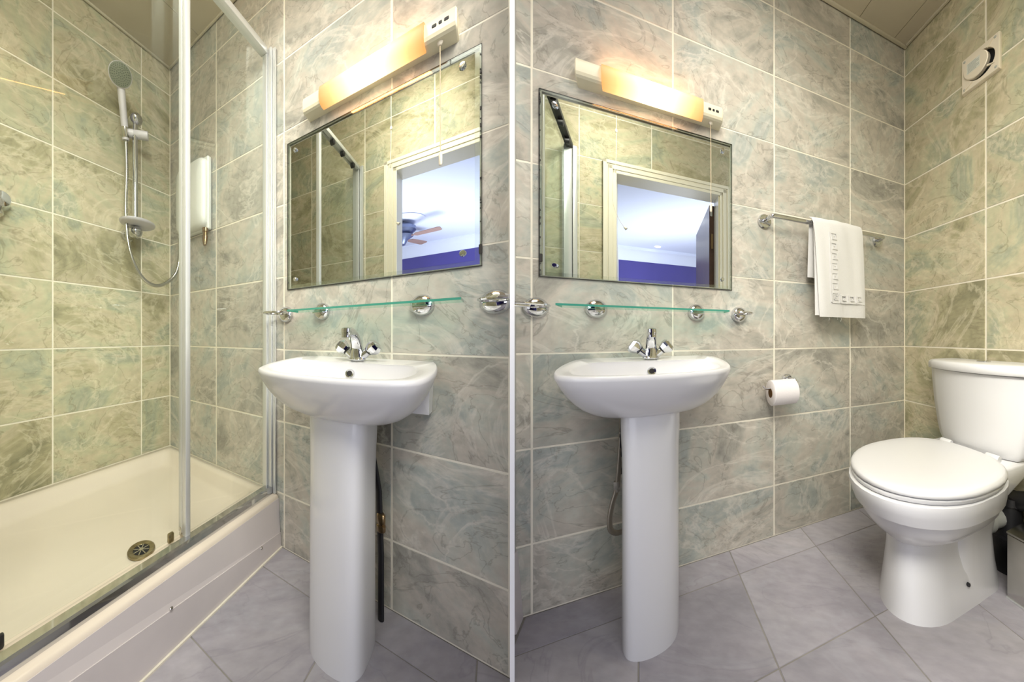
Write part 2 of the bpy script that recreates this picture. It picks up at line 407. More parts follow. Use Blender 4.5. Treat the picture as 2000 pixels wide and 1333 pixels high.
# bedroom the doorway opens to, behind the camera
struct(wbox('wall_bedroom_rear', -2.5, 2.7, -3.05, -3.0, 0, 2.5, m_blue)); struct(wbox('wall_bedroom_west', -2.5, -2.45, -3.0, 0.3, 0, 2.5, m_blue)); struct(wbox('wall_bedroom_east', 2.65, 2.7, -3.0, 0.4, 0, 2.5, m_blue))
struct(wbox('floor_bedroom', -2.5, 2.7, -3.0, -0.6, -0.05, -0.002, m_carpet)); struct(wbox('ceiling_bedroom', -2.5, 2.7, -3.0, -0.5, 2.46, 2.5, m_bedceil))
# ------------------------------------------------------------------ ceiling of long panels
cl = struct(wbox('ceiling', -2.5, 2.7, -0.5, 2.6, CEIL+0.016, CEIL+0.05, m_ceil), 'beige panelled ceiling')
def ceil_panels(S, side, cuts):
    for u0, u1 in zip(cuts, cuts[1:]):
        P = clip([Vector(tuple(M(S, u, w, 0))) for u, w in ((u0+0.0012, 0.0), (u1-0.0012, 0.0), (u1-0.0012, 1.35), (u0+0.0012, 1.35))], side)
        if len(P) < 3: continue
        org = sum(P, Vector())/len(P); bm = bmesh.new()
        a = [bm.verts.new((p.x-org.x, p.y-org.y, 0)) for p in P]; c = [bm.verts.new((p.x-org.x, p.y-org.y, 0.012)) for p in P]
        for i in range(len(P)): bm.faces.new([a[i], a[(i+1) % len(P)], c[(i+1) % len(P)], c[i]])
        bm.faces.new(a); bm.faces.new(c[::-1]); bmesh.ops.recalc_face_normals(bm, faces=bm.faces)
        me = bpy.data.meshes.new('ceiling_panel'); bm.to_mesh(me); bm.free(); me.materials.append(m_ceil)
        o = bpy.data.objects.new('ceiling_panel', me); C.objects.link(o); o.location = (org.x, org.y, CEIL); o.parent = cl
ceil_panels('L', -1, [US, -0.55, -0.25, 0.05, 0.35, 0.65, 0.95, 1.3])
ceil_panels('R', 1, [-0.9, -0.6, -0.3, 0.0, 0.29, 0.58, 0.83, 1.07, 1.31, 1.55, UT])
def bead(S, n, u0, u1, w0, w1):
    b = B(S); b.box(u0, u1, w0, w1, CEIL-0.010, CEIL+0.001, 0.003)
    struct(b.build('trim_%d' % n, m_ceiltrim))
bead('R', 2, -0.045, UT, 0.004, 0.020); bead('R', 3, UT-0.018, UT-0.004, 0.02, WREAR)
bead('L', 4, US, 0.70, 0.004, 0.014); bead('L', 5, US+0.004, US+0.014, 0.014, WREAR)

# ------------------------------------------------------------------ what the mirrors show: the doorway side of the room, standing beyond the panes
def beyond(S, side, n):
    ucut = [US, -0.458, -0.036, 0.386, 0.80]
    if S == 'R': ucut = [-0.458, -0.036, 0.386, 0.80, 1.22]
    door = (0.135, 0.905, -1, 1.98)
    tiled_wall(S, 'wall_beyond_%s' % ('left' if S == 'L' else 'right'), 'tiled wall round the doorway seen in the %s mirror' % ('left' if S == 'L' else 'right'),
               'beyond', ucut if S == 'R' else [US, -0.458, -0.036, 0.386, 0.66], CEIL, [door], mat=m_tile_warmlit)
    # door casing with mouldings, jamb
    b = B(S); W0 = -WREAR
    def leg(u0, u1, d0, d1, h1, inward=1):
        b.box(min(u0, u1), max(u0, u1), W0+d0, W0+d1, 0, h1, 0.002, 1)
    umax = 0.93 if S == 'R' else 0.66
    for (a, d) in ((0.0, 0.020), (0.022, 0.014), (0.030, 0.018), (0.055, 0.012)):
        wdt = (0.022, 0.008, 0.025, 0.022)[(0.0, 0.022, 0.030, 0.055).index(a)]
        leg(0.096+a, 0.096+a+wdt, 0.0, d, 2.03-a)
        if S == 'R': leg(0.944-a-wdt, 0.944-a, 0.0, d, 2.03-a)
        b.box(0.096+a, (0.944-a) if S == 'R' else umax, W0, W0+d, 2.03-a-wdt, 2.03-a, 0.002, 1)
    cs = struct(b.build('door_%d' % n, m_casing, ang=30), 'cream moulded door casing seen in the %s mirror' % ('left' if S == 'L' else 'right'))
    b = B(S)
    b.box(0.135, 0.170, W0-0.14, W0, 0, 1.985); b.box(0.170, 0.87 if S == 'R' else umax, W0-0.14, W0, 1.955, 1.985)
    if S == 'R': b.box(0.855, 0.905, W0-0.14, W0, 0, 1.985)
    b.build('jamb', m_casing, cs, smooth=False)
    if S == 'R':
        b = B(S); b.loft([[(0.815, W0-0.13, 0.01), (0.853, W0-0.13, 0.01), (0.853, W0-0.13, 1.925), (0.815, W0-0.13, 1.925)],
                          [(0.842, W0-0.86, 0.01), (0.880, W0-0.86, 0.01), (0.880, W0-0.86, 1.925), (0.842, W0-0.86, 1.925)]])
        d = b.build('door_leaf', m_doorwood, cs, smooth=False)
        b = B(S); b.box(0.822, 0.838, W0-0.128, W0-0.125, 1.84, 1.905, 0.003); b.build('latch_plate', m_satin, d)
        b = B(S); b.box(0.828, 0.846, W0-0.128, W0-0.125, 1.58, 1.70, 0.002); b.build('hinge', m_brass, d)
    # shower side wall
    b = B(S)
    if S == 'L':
        b.box(US-0.012, US, -WREAR, -0.02, 0, CEIL)
        struct(b.build('wall_shower_beyond', m_tile, smooth=False))
    # shower screen stood against that wall
    t = thing(S, 'shower_screen', 'glass screen with chrome rail, seen in the %s mirror' % ('left' if S == 'L' else 'right'), 'shower screen', (-0.08, -0.5, 0.2))
    b = B(S); b.box(-0.100, -0.062, -WREAR+0.03, -0.03, 2.040, 2.066, 0.003); b.build('top_rail', m_satin if S == 'L' else m_dark, t)
    b = B(S); b.box(-0.110, -0.070, -WREAR+0.001, -WREAR+0.035, 0.2, 2.066, 0.003)
    b.box(-0.066, -0.044, -WREAR+0.001, -WREAR+0.02, 0.2, 2.066, 0.002); b.build('wall_profile', m_satin, t)
    b = B(S); b.box(-0.088, -0.082, -WREAR+0.03, -0.45, 0.24, 2.04); b.build('glass_panel', m_screen, t, smooth=False)
    b = B(S); b.box(-0.100, -0.078, -0.47, -0.445, 0.2, 2.04, 0.003); b.build('stile', m_satin, t)
    for wq in (-0.60, -0.74, -0.90):
        b = B(S); b.lathe((-0.076, wq, 2.028), (1, 0, 0), [(0.0, -0.012), (0.016, -0.01), (0.016, 0.012), (0.006, 0.016), (0.0, 0.017)], 14); b.build('roller', m_dark, t)
    # ceiling over this strip
    b = B(S)
    b.box(US if S == 'L' else -0.458, 0.66 if S == 'L' else 1.22, -WREAR, -0.02, CEIL, CEIL+0.02)
    struct(b.build('ceiling_beyond_%s' % ('left' if S == 'L' else 'right'), m_ceil, smooth=False))
    # bedroom beyond the doorway
    ua, ub = (-1.6, 0.48) if S == 'L' else (-0.02, 2.3)
    nm = 'left' if S == 'L' else 'right'
    b = B(S); b.loft([[(ua, -4.7, 2.45), (ub, -4.7, 2.45), (0.6 if S == 'L' else 1.3, -WREAR-0.14, 2.45), (-0.9 if S == 'L' else -0.03, -WREAR-0.14, 2.45)],
                      [(ua, -4.7, 2.47), (ub, -4.7, 2.47), (0.6 if S == 'L' else 1.3, -WREAR-0.14, 2.47), (-0.9 if S == 'L' else -0.03, -WREAR-0.14, 2.47)]])
    struct(b.build('ceiling_bedroom_%s' % nm, m_bedceil, smooth=False), 'white bedroom ceiling seen in the %s mirror' % nm)
    b = B(S); b.box(ua, ub, -4.72, -4.6, 0, 2.45); struct(b.build('wall_bedroom_%s' % nm, m_blue, smooth=False), 'indigo bedroom wall seen in the %s mirror' % nm)
    b = B(S); prof = [(-4.6, 2.27), (-4.6+0.015, 2.27), (-4.6+0.03, 2.30), (-4.6+0.06, 2.36), (-4.6+0.12, 2.42), (-4.6+0.16, 2.435), (-4.6+0.16, 2.45), (-4.6, 2.45)]
    if S == 'R': prof = [(w, h-0.03 if h < 2.449 else h) for w, h in prof]
    b.prism(prof, lambda p: (ua, p[0], p[1]), lambda p: (ub, p[0], p[1]))
    struct(b.build('trim_%d' % (6 if S == 'L' else 7), m_bedceil, ang=25), 'white coving of the bedroom seen in the %s mirror' % nm)
    b = B(S); b.box(ua, ub, -4.6, -WREAR-0.14, -0.02, 0); struct(b.build('floor_bedroom_%s' % nm, flat('grey_carpet_'+nm, lin(120, 116, 120), 0.9), smooth=False))
    # light switch cord hanging in front of the doorway
    t = thing(S, 'switch_pull_cord', 'long white switch cord hanging before the doorway, seen in the %s mirror' % nm, 'pull cord', (0.18, -0.855, CEIL))
    b = B(S); b.tube(catmull([(0.180, -0.862, CEIL-0.01), (0.180, -0.862, 2.14), (0.178, -0.858, 1.95), (0.165, -0.84, 1.82), (0.160, -0.832, 1.74), (0.172, -0.832, 1.65), (0.200, -0.825, 1.58), (0.226, -0.819, 1.54)], 5), 0.0016, 6); b.build('cord', m_ivory, t)
    b = B(S); b.lathe((0.180, -0.862, 2.152), (0, 0, -1), [(0.0, 0), (0.006, 0.003), (0.0075, 0.012), (0.006, 0.021), (0.0, 0.024)], 10); b.build('joint', m_ivory, t)
    b = B(S); b.lathe((0.222, -0.820, 1.544), (0.7, 0.1, -0.6), [(0.003, 0), (0.005, 0.004), (0.010, 0.020), (0.0, 0.020)], 10); b.build('bell', m_ivory, t)
    b = B(S); b.lathe((0.180, -0.862, CEIL), (0, 0, -1), [(0.035, 0), (0.035, 0.012), (0.025, 0.022), (0.0, 0.022)], 16); b.build('switch', m_ivory, t)
    # lights of that side
    lamp('ceiling_light_beyond_'+nm, 'AREA', tuple(M(S, 0.1 if S == 'L' else 0.4, -0.45, 2.44)), 5, WARM, 0.4, aim=tuple(M(S, 0.1 if S == 'L' else 0.4, -0.5, 0)))
    c = M(S, 0.25 if S == 'L' else 0.45, -0.34, 2.3)
    lamp('fill_light_beyond_'+nm, 'AREA', tuple(c), 9 if S == 'L' else 7, WARM, 0.28, aim=tuple(M(S, -0.35 if S == 'L' else 0.3, -1.02, 1.3)))  # added frontal fill to brighten the strip behind the pane
    c = M(S, 0.0 if S == 'L' else 0.9, -2.9, 0.9)
    lamp('window_light_'+nm, 'AREA', tuple(c), 42, (0.84, 0.87, 1.0), 1.3, aim=(c.x, c.y+0.6, 3.0))
beyond('L', -1, 1); beyond('R', 1, 2)
struct(wbox('wall_divider', -0.012, 0.012, 1.45, 8.5, 0, 2.6, m_bedceil))

# ceiling fan and downlights beyond the panes
def ceiling_fan():
    S = 'L'; c = (-0.37, -3.25)
    t = thing(S, 'ceiling_fan', 'silver ceiling fan with brown wooden blades, seen in the left mirror', 'ceiling fan', (c[0], c[1], 2.45))
    b = B(S); b.lathe((c[0], c[1], 2.45), (0, 0, -1), [(0.30, 0), (0.31, 0.01), (0.27, 0.02), (0.24, 0.035), (0.14, 0.03), (0.0, 0.03)], 28); b.build('ceiling_rose', m_bedceil, t)
    b = B(S); b.lathe((c[0], c[1], 2.45), (0, 0, -1), [(0.06, 0.02), (0.16, 0.07), (0.20, 0.10), (0.20, 0.14), (0.14, 0.19), (0.17, 0.21), (0.10, 0.26), (0.07, 0.32), (0.0, 0.33)], 24); b.build('motor', m_fanmetal, t)
    for k in range(5):
        a = math.radians(8+72*k); d = (math.cos(a), math.sin(a)); n = (-d[1], d[0])
        b = B(S); P = []
        for r, hw in ((0.12, 0.012), (0.18, 0.014), (0.21, 0.045), (0.47, 0.055), (0.50, 0.042)): P.append((r, hw))
        pts = [(r, hw) for r, hw in P]+[(r, -hw) for r, hw in reversed(P)]
        f = lambda z: [(c[0]+d[0]*r+n[0]*q, c[1]+d[1]*r+n[1]*q, z+q*0.10) for r, q in pts]
        b.loft([f(2.225), f(2.232)]); b.build('blade', m_fanwood, t)
ceiling_fan()
for i, (u, w) in enumerate(((0.63, -3.18), (0.605, -4.25))):
    b = B('R'); b.lathe((u, w, 2.449), (0, 0, -1), [(0.045, 0.0), (0.045, 0.004), (0.03, 0.006), (0.0, 0.005)], 16)
    tag(b.build('recessed_downlight', m_down, base=(u, w, 2.449)), ('nearer' if i == 0 else 'farther')+' glowing bedroom downlight seen in the right mirror', 'downlight', 'bedroom downlights')

# ------------------------------------------------------------------ wall mirrors
def mirror(S, side):
    u0, u1, h0, h1 = MIR
    t = thing(S, 'wall_mirror', 'rectangular wall mirror with black-spotted edges above the %s basin' % side, 'mirror', (u0, 0, h0))
    b = B(S); b.box(u0, u1, 0.0012, 0.0045, h0, h1); b.build('glass_pane', m_pane, t, smooth=False)
    bv = 0.014
    b = B(S)
    o = [(u0, h0), (u1, h0), (u1, h1), (u0, h1)]; i = [(u0+bv, h0+bv), (u1-bv, h0+bv), (u1-bv, h1-bv), (u0+bv, h1-bv)]
    vo = [b.bm.verts.new((x, 0.0048, y)) for x, y in o]; vi = [b.bm.verts.new((x, 0.0066, y)) for x, y in i]
    vb = [b.bm.verts.new((x, 0.0046, y)) for x, y in i]; vd = [b.bm.verts.new((x, 0.0046, y)) for x, y in o]
    for k in range(4):
        j = (k+1) % 4
        b.face([vo[k], vo[j], vi[j], vi[k]]); b.face([vi[k], vi[j], vb[j], vb[k]]); b.face([vd[k], vd[j], vo[j], vo[k]]); b.face([vb[k], vb[j], vd[j], vd[k]])
    b.build('bevel', m_bevel, t, smooth=False)
    b = B(S)
    for a0, a1, q0, q1 in ((u0-0.0015, u1+0.0015, h0-0.0025, h0), (u0-0.002, u0, h0, h1), (u1, u1+0.0012, h0, h1), (u0, u1, h1, h1+0.001)):
        b.box(a0, a1, 0.0006, 0.005, q0, q1)
    rnd = random.Random(3 if S == 'L' else 5)
    for k in range(26):                                            # desilvered nicks along the edges
        hh = rnd.uniform(h0, h1-0.01); s = rnd.uniform(0.002, 0.006)
        uu = u0 if S == 'R' or rnd.random() < 0.4 else u1-0.0035
        b.box(uu, uu+rnd.uniform(0.0015, 0.0035), 0.0045, 0.0072, hh, hh+s)
    cu, chh = (u1-0.006, h0+0.03) if S == 'L' else (u0, h0+0.045)
    b.box(cu, cu+0.008, 0.0045, 0.0074, chh, chh+0.026, 0.002)
    b.build('dark_edge', m_edge, t, smooth=False)
    for cu, chh in ((u0+0.041, h1-0.044), (u1-0.041, h1-0.040), (u0+0.041, h0+0.036), (u1-0.041, h0+0.038)):
        b = B(S); b.lathe((cu, 0.004, chh), (0, 1, 0), [(0.0085, 0), (0.0085, 0.004), (0.0075, 0.012), (0.006, 0.0145), (0.0, 0.015)], 16); b.build('clip', m_chrome, t)
mirror('L', 'left'); mirror('R', 'right')

# ------------------------------------------------------------------ shaver lights with pull cords
def shaver_light(S, side):
    t = thing(S, 'shaver_light', 'cream strip light glowing orange above the %s mirror' % side, 'wall light', (0.36, 0, 1.70))
    b = B(S)
    prof = [(0.0, 1.704), (0.046, 1.704), (0.054, 1.708), (0.058, 1.716), (0.0585, 1.745), (0.054, 1.758), (0.044, 1.764), (0.0, 1.766)]
    rr = []
    for u, s in ((0.122, 0.90), (0.125, 1.0), (0.597, 1.0), (0.600, 0.90)):
        rr.append([(u, w*s if w > 0 else 0, 1.735+(h-1.735)*s) for w, h in prof])
    b.loft(rr); b.build('housing', m_beige, t, ang=25)
    b = B(S)
    prof = [(0.026, 1.7035), (0.028, 1.698), (0.046, 1.697), (0.060, 1.703), (0.067, 1.718), (0.068, 1.742), (0.062, 1.760), (0.046, 1.770), (0.030, 1.7655)]
    b.loft([[(u, w, h) for w, h in prof] for u in (0.196, 0.25, 0.36, 0.47, 0.523)]); b.build('diffuser', m_glow, t, ang=50)
    for hh, dh in ((1.700, -1), (1.774, 1)):                         # the tube's warm light leaving the diffuser below and above
        q = M(S, 0.36, 0.046, hh); k = lamp('tube_glow_%s' % side, 'AREA', tuple(q), 0.9 if dh < 0 else 0.55, (1.0, 0.42, 0.14), 0.40, 0.03)
        e = M(S, 1, 0, 0)-M(S, 0, 0, 0); k.rotation_euler = (0 if dh < 0 else math.pi, 0, math.atan2(e.y, e.x))
    b = B(S)
    for uu, ww in ((0.548, 0.011), (0.5625, 0.008), (0.577, 0.011)):
        b.box(uu-ww/2, uu+ww/2, 0.0575, 0.0592, 1.730, 1.739, 0.0015, 1)
    b.build('socket_holes', m_dark, t)
    b = B(S); b.lathe((0.558, 0.030, 1.7045), (0, 0, -1), [(0.008, 0), (0.008, 0.004), (0.004, 0.009), (0.0, 0.009)], 12); b.build('cord_grommet', m_ivory, t)
    b = B(S); b.tube([(0.558, 0.030, 1.70), (0.5585, 0.030, 1.60), (0.559, 0.029, 1.39)], 0.0012, 6)
    c = b.build('pull_cord', m_cord, t)
    b = B(S); b.lathe((0.559, 0.029, 1.395), (0, 0, -1), [(0.002, 0), (0.0045, 0.004), (0.0045, 0.032), (0.003, 0.036), (0.0, 0.036)], 10); b.build('toggle', m_ivory, c)
shaver_light('L', 'left'); shaver_light('R', 'right')

# ------------------------------------------------------------------ glass shelves and chrome ring holders
def dome(b, u, h, r=0.033, d=0.030):
    b.lathe((u, 0, h), (0, 1, 0), [(r, 0.0005), (r, 0.004), (r*0.97, 0.009), (r*0.86, 0.017), (r*0.66, d*0.8), (r*0.36, d*0.96), (0.0, d)], 24)
def shelf(S, side):
    t = thing(S, 'glass_shelf', 'green-edged glass shelf on two chrome domes over the %s basin' % side, 'shelf', (0.34, 0, 0.97))
    b = B(S); b.box(0.083, 0.612, 0.022, 0.098, 0.969, 0.9755); b.mi = 1
    b.box(0.083, 0.612, 0.098, 0.0990, 0.969, 0.9755); b.box(0.0822, 0.083, 0.022, 0.099, 0.969, 0.9755); b.box(0.612, 0.6128, 0.022, 0.099, 0.969, 0.9755)
    b.build('glass_panel', [m_shelfglass, m_glassedge], t, smooth=False)
    for u in (0.175, 0.508):
        b = B(S); dome(b, u, 0.970); b.box(u-0.020, u+0.020, 0.02, 0.040, 0.961, 0.968, 0.002); b.build('bracket', m_chrome, t)
def ring_holder(S, u, R, label, dw=0.0):
    t = thing(S, 'tumbler_ring', label, 'tumbler holder', (u, 0, 0.967))
    b = B(S); dome(b, u, 0.967); b.build('wall_dome', m_chrome, t)
    b = B(S); b.torus((u, 0.030+R, 0.969), R, 0.0042); b.tube([(u, 0.020, 0.969), (u, 0.036, 0.969)], 0.006, 10); b.build('ring', m_chrome, t)
shelf('L', 'left'); shelf('R', 'right')
ring_holder('L', 0.012, 0.045, 'chrome ring holder beside the shower screen, left of the left shelf')
ring_holder('L', 0.679, 0.032, 'chrome ring holder on the right of the left glass shelf')
ring_holder('R', 0.012, 0.050, 'chrome ring holder on the left of the right glass shelf')
ring_holder('R', 0.681, 0.034, 'small chrome ring holder on the right of the right glass shelf')

# ------------------------------------------------------------------ pedestal basins with mixer taps
UC = 0.343; BC = 0.340
def basin(S, side):
    t = thing(S, 'wash_basin', 'white ceramic wash basin on the %s pedestal' % side, 'basin', (UC, 0, 0.65))
    N = 40
    outer = half_outline([(0.0, 0.0), (0.10, 0.0), (0.190, 0.001), (0.2005, 0.010), (0.210, 0.05), (0.223, 0.11), (0.231, 0.19), (0.226, 0.262), (0.206, 0.318), (0.171, 0.357), (0.12, 0.383), (0.06, 0.398), (0.0, 0.402)], N)
    inner = half_outline([(0.0, 0.136), (0.08, 0.134), (0.150, 0.130), (0.176, 0.142), (0.193, 0.185), (0.194, 0.245), (0.180, 0.295), (0.150, 0.332), (0.10, 0.358), (0.05, 0.372), (0.0, 0.376)], N)
    def ring(o, s, hh, w0=0.09):
        r = []
        for x, w in o:
            ws = w0+(w-w0)*s if w > w0 else w
            h = hh(x, w) if callable(hh) else hh
            r.append((BC+x*s, ws, h))
        return r
    def deck(x, w): return 0.803-0.018*min(1, max(0, (w-0.08)/0.22))
    rings = []
    for k in range(0, 9):                                            # underside up to the lip
        q = k/8; s = 0.44+0.56*(0.5*math.sin(q*math.pi/2)+0.5*q); h = 0.648+0.124*(1-math.cos(q*math.pi/2))
        rings.append(ring(outer, s, lambda x, w, h=h, k=k: h+(deck(x, w)-0.785)*(k/8)**2))
    rings.append(ring(outer, 1.002, lambda x, w: deck(x, w)-0.008))
    rings.append(ring(outer, 0.996, lambda x, w: deck(x, w)-0.002))
    rings.append(ring(outer, 0.986, lambda x, w: deck(x, w)))
    rings.append(ring(inner, 1.015, lambda x, w: deck(x, w)-0.0005, 0.0))
    rings.append(ring(inner, 1.0, lambda x, w: deck(x, w)-0.006, 0.0))
    for s, h in ((0.93, 0.755), (0.82, 0.722), (0.62, 0.695), (0.3, 0.682), (0.08, 0.680)):
        rings.append([(BC+x*s, 0.25+(w-0.25)*s, h) for x, w in inner])
    b = B(S); b.loft(rings); b.build('bowl', m_white, t, ang=75)
    for sgn in (-1, 1):
        b = B(S); x0 = BC+sgn*0.150; x1 = BC+sgn*0.200
        b.loft([[(x0, 0.001, 0.655), (x1-sgn*0.006, 0.001, 0.655), (x1-sgn*0.006, 0.05, 0.655), (x0, 0.06, 0.655)],
                [(x0, 0.001, 0.78), (x1, 0.001, 0.78), (x1, 0.07, 0.78), (x0, 0.09, 0.78)]])
        b.build('wall_lug', m_white, t, smooth=False)
    b = B(S); b.lathe((UC, 0.146, 0.766), (0, 1, 0.25), [(0.0, -0.010), (0.008, -0.009), (0.0085, 0.002), (0.0125, 0.003), (0.014, 0.0), (0.014, -0.008)], 20); b.build('overflow_ring', m_chrome, t)
    b = B(S); b.lathe((UC, 0.1465, 0.7662), (0, 1, 0.25), [(0.0, -0.002), (0.0082, -0.002), (0.0082, 0.0005), (0.0, 0.0005)], 14); b.build('overflow_hole', m_dark, t)
    b = B(S); b.lathe((BC, 0.25, 0.681), (0, 0, 1), [(0.022, 0), (0.022, 0.002), (0.014, 0.003), (0.0, 0.001)], 18); b.build('plug_hole', m_chrome, t)
    # pedestal
    p = thing(S, 'basin_pedestal', 'tall white ceramic pedestal under the %s basin' % side, 'pedestal', (UC-0.005, 0.2, 0))
    half = [(0.0755, 0.135), (0.078, 0.16), (0.0785, 0.20), (0.076, 0.235), (0.066, 0.262), (0.048, 0.279), (0.024, 0.288), (0.0, 0.2905)]
    h = resample(catmull([(a, c, 0) for a, c in half], 6), 18)
    loop = [(q.x, q.y) for q in h]+[(-q.x, q.y) for q in reversed(h[:-1])]
    inn = [(x*0.88, w-0.008 if w > 0.17 else w) for x, w in loop]
    rr = []
    for hh, s, dw in ((0.0, 0.985, 0), (0.006, 1.0, 0), (0.25, 0.985, -0.001), (0.5, 0.99, -0.003), (0.56, 1.005, -0.004), (0.60, 1.03, -0.006), (0.668, 1.05, -0.010)):
        rr.append((hh, s, dw))
    o_r = [[(UC-0.004+x*s, w+dw, hh) for x, w in loop] for hh, s, dw in rr]
    i_r = [[(UC-0.004+x*s, w+dw, hh) for x, w in inn] for hh, s, dw in reversed(rr)]
    b = B(S); full = o_r+i_r; R = [[b.bm.verts.new(q) for q in r] for r in full]; n = len(R[0])
    for a, c in zip(R, R[1:]+R[:1]):
        for i in range(n-1): b.face([a[i], a[i+1], c[i+1], c[i]])
    for e in (0, n-1): b.face([r[e] for r in R])
    b.build('column', m_white, p, ang=50)
def mixer_tap(S, side):
    t = thing(S, 'basin_mixer_tap', 'chrome twin-knob mixer tap on the %s basin' % side, 'tap', (UC, 0.09, 0.803))
    b = B(S); b.lathe((UC, 0.090, 0.8028), (0, 0, 1), [(0.025, 0), (0.026, 0.003), (0.024, 0.006), (0.021, 0.012), (0.0205, 0.028), (0.018, 0.036), (0.0, 0.038)], 24)
    for s in (-1, 1):
        b.tube([(UC+s*0.008, 0.089, 0.812), (UC+s*0.022, 0.087, 0.822), (UC+s*0.036, 0.085, 0.833)], [0.016, 0.0135, 0.0115], 14)
    b.build('body', m_chrome, t)
    b = B(S)
    pts = catmull([(UC, 0.090, 0.825), (UC, 0.094, 0.848), (UC, 0.110, 0.874), (UC, 0.136, 0.889), (UC, 0.166, 0.890)], 6)
    b.tube(pts, [0.0185-0.0055*i/(len(pts)-1) for i in range(len(pts))], 16); b.build('spout', m_chrome, t)
    b = B(S); b.lathe((UC, 0.172, 0.902), (0, 0.08, -1), [(0.0, 0), (0.010, 0.0005), (0.0135, 0.003), (0.0138, 0.016), (0.0128, 0.018), (0.0128, 0.028), (0.010, 0.028), (0.0, 0.026)], 18); b.build('nozzle', m_chrome, t)
    for s in (-1, 1):
        b = B(S); ax = (s*0.80, 0.10, 0.60)
        b.lathe((UC+s*0.033, 0.0855, 0.8305), ax, [(0.0, 0), (0.0125, 0.0), (0.0125, 0.003), (0.016, 0.004), (0.0235, 0.019), (0.0235, 0.028), (0.017, 0.036), (0.013, 0.0375), (0.0, 0.0385)], 8)
        k = b.build('knob', m_chrome, t, ang=25)
        b = B(S); b.lathe((UC+s*0.033, 0.0855, 0.8305), ax, [(0.0132, 0.0), (0.0140, 0.0005), (0.0140, 0.0028), (0.0132, 0.0032)], 16); b.build('collar', m_dark, k)
basin('L', 'left'); basin('R', 'right'); mixer_tap('L', 'left'); mixer_tap('R', 'right')
# flexible tap hose behind the right pedestal, valve pipe behind the left one
b = B('R'); pts = catmull([(0.258, 0.10, 0.66), (0.255, 0.11, 0.56), (0.249, 0.12, 0.46), (0.243, 0.12, 0.40), (0.232, 0.12, 0.36), (0.224, 0.12, 0.315), (0.226, 0.12, 0.28), (0.240, 0.12, 0.264), (0.262, 0.12, 0.262)], 8)
t = thing('R', 'tap_hose', 'braided flexible tap hose looping out beside the right pedestal', 'hose', (0.258, 0.10, 0.66))
b.tube(pts, [0.0075+0.0006*(i % 2) for i in range(len(pts))], 10); b.build('braid', flat('dull_braid', (0.30, 0.27, 0.22), 0.4, 0.8), t)
b = B('R'); b.lathe((0.2435, 0.12, 0.425), (0.03, 0, -1), [(0.0, 0), (0.0105, 0), (0.0105, 0.02), (0.009, 0.022), (0.009, 0.032), (0.0, 0.032)], 6); b.build('nut', m_steel, t)
b = B('R'); b.tube([(0.262, 0.105, 0.66), (0.257, 0.112, 0.55), (0.250, 0.118, 0.445)], 0.0085, 10); b.build('sleeve', m_dark, t)
t = thing('L', 'water_pipe', 'tarnished brass pipe and valve behind the left pedestal', 'pipe', (0.41, 0.06, 0))
b = B('L'); b.tube([(0.405, 0.055, 0.002), (0.405, 0.055, 0.20), (0.400, 0.06, 0.40), (0.37, 0.08, 0.62)], 0.009, 10); b.build('riser', m_dark, t)
b = B('L'); b.lathe((0.407, 0.062, 0.28), (0, 0, 1), [(0.012, 0), (0.014, 0.004), (0.014, 0.018), (0.010, 0.022), (0.013, 0.026), (0.013, 0.05), (0.009, 0.055), (0.0, 0.055)], 12); b.build('valve', m_brass, t)

# ------------------------------------------------------------------ shower: tray, apron, screen
def rrect(u0, u1, w0, w1, r, n=5):
    pts = []
    for cx, cy, a0 in ((u1-r, w1-r, 0), (u0+r, w1-r, 90), (u0+r, w0+r, 180), (u1-r, w0+r, 270)):
        for k in range(n+1):
            a = math.radians(a0+90*k/n); pts.append((cx+r*math.cos(a), cy+r*math.sin(a)))
    return pts
S = 'L'; WEND = 1.0
t = thing(S, 'shower_tray', 'cream acrylic shower tray behind the sliding glass screen', 'shower tray', (-0.43, 0.5, 0))
b = B(S)
def trr(u0, u1, w0, w1, r, h): return [(x, y, h) for x, y in rrect(u0, u1, w0, w1, r)]
e = US+0.001
b.loft([trr(e, -0.030, 0.001, WEND, 0.002, 0.11), trr(e, -0.026, 0.001, WEND, 0.004, 0.195), trr(e, -0.028, 0.001, WEND, 0.006, 0.208), trr(e+0.002, -0.036, 0.002, WEND-0.002, 0.008, 0.214),
        trr(e+0.004, -0.048, 0.004, WEND-0.004, 0.008, 0.215), trr(e+0.008, -0.10, 0.008, WEND-0.03, 0.02, 0.224), trr(e+0.040, -0.118, 0.040, WEND-0.05, 0.03, 0.223), trr(e+0.050, -0.126, 0.050, WEND-0.058, 0.04, 0.212),
        trr(e+0.075, -0.142, 0.072, WEND-0.08, 0.06, 0.172), trr(e+0.10, -0.155, 0.09, WEND-0.10, 0.07, 0.160), trr(e+0.25, -0.22, 0.30, WEND-0.3, 0.05, 0.150)])
b.build('basin', m_tray, t, ang=60)
dc = (-0.245, 0.485, 0.1545)
w_ = tag(B(S).lathe(dc, (0, 0, 1), [(0.044, -0.002), (0.044, 0.003), (0.040, 0.0055), (0.027, 0.003), (0.026, -0.001), (0.0, -0.001)], 28).build('waste_fitting', m_wastemetal, base=dc), 'tarnished round waste outlet with crossed grate in the shower tray', 'drain')
b = B(S); b.lathe((dc[0], dc[1], dc[2]+0.001), (0, 0, 1), [(0.025, 0), (0.025, 0.0008), (0.0, 0.0008)], 20); b.build('hole', m_black, w_)
b = B(S)
for k in range(4):
    a = math.pi*k/4; c_, s_ = math.cos(a), math.sin(a); q = 0.0016
    b.loft([[(dc[0]+c_*r-s_*d, dc[1]+s_*r+c_*d, dc[2]+z) for r, d in ((-0.026, -q), (0.026, -q), (0.026, q), (-0.026, q))] for z in (0.002, 0.004)])
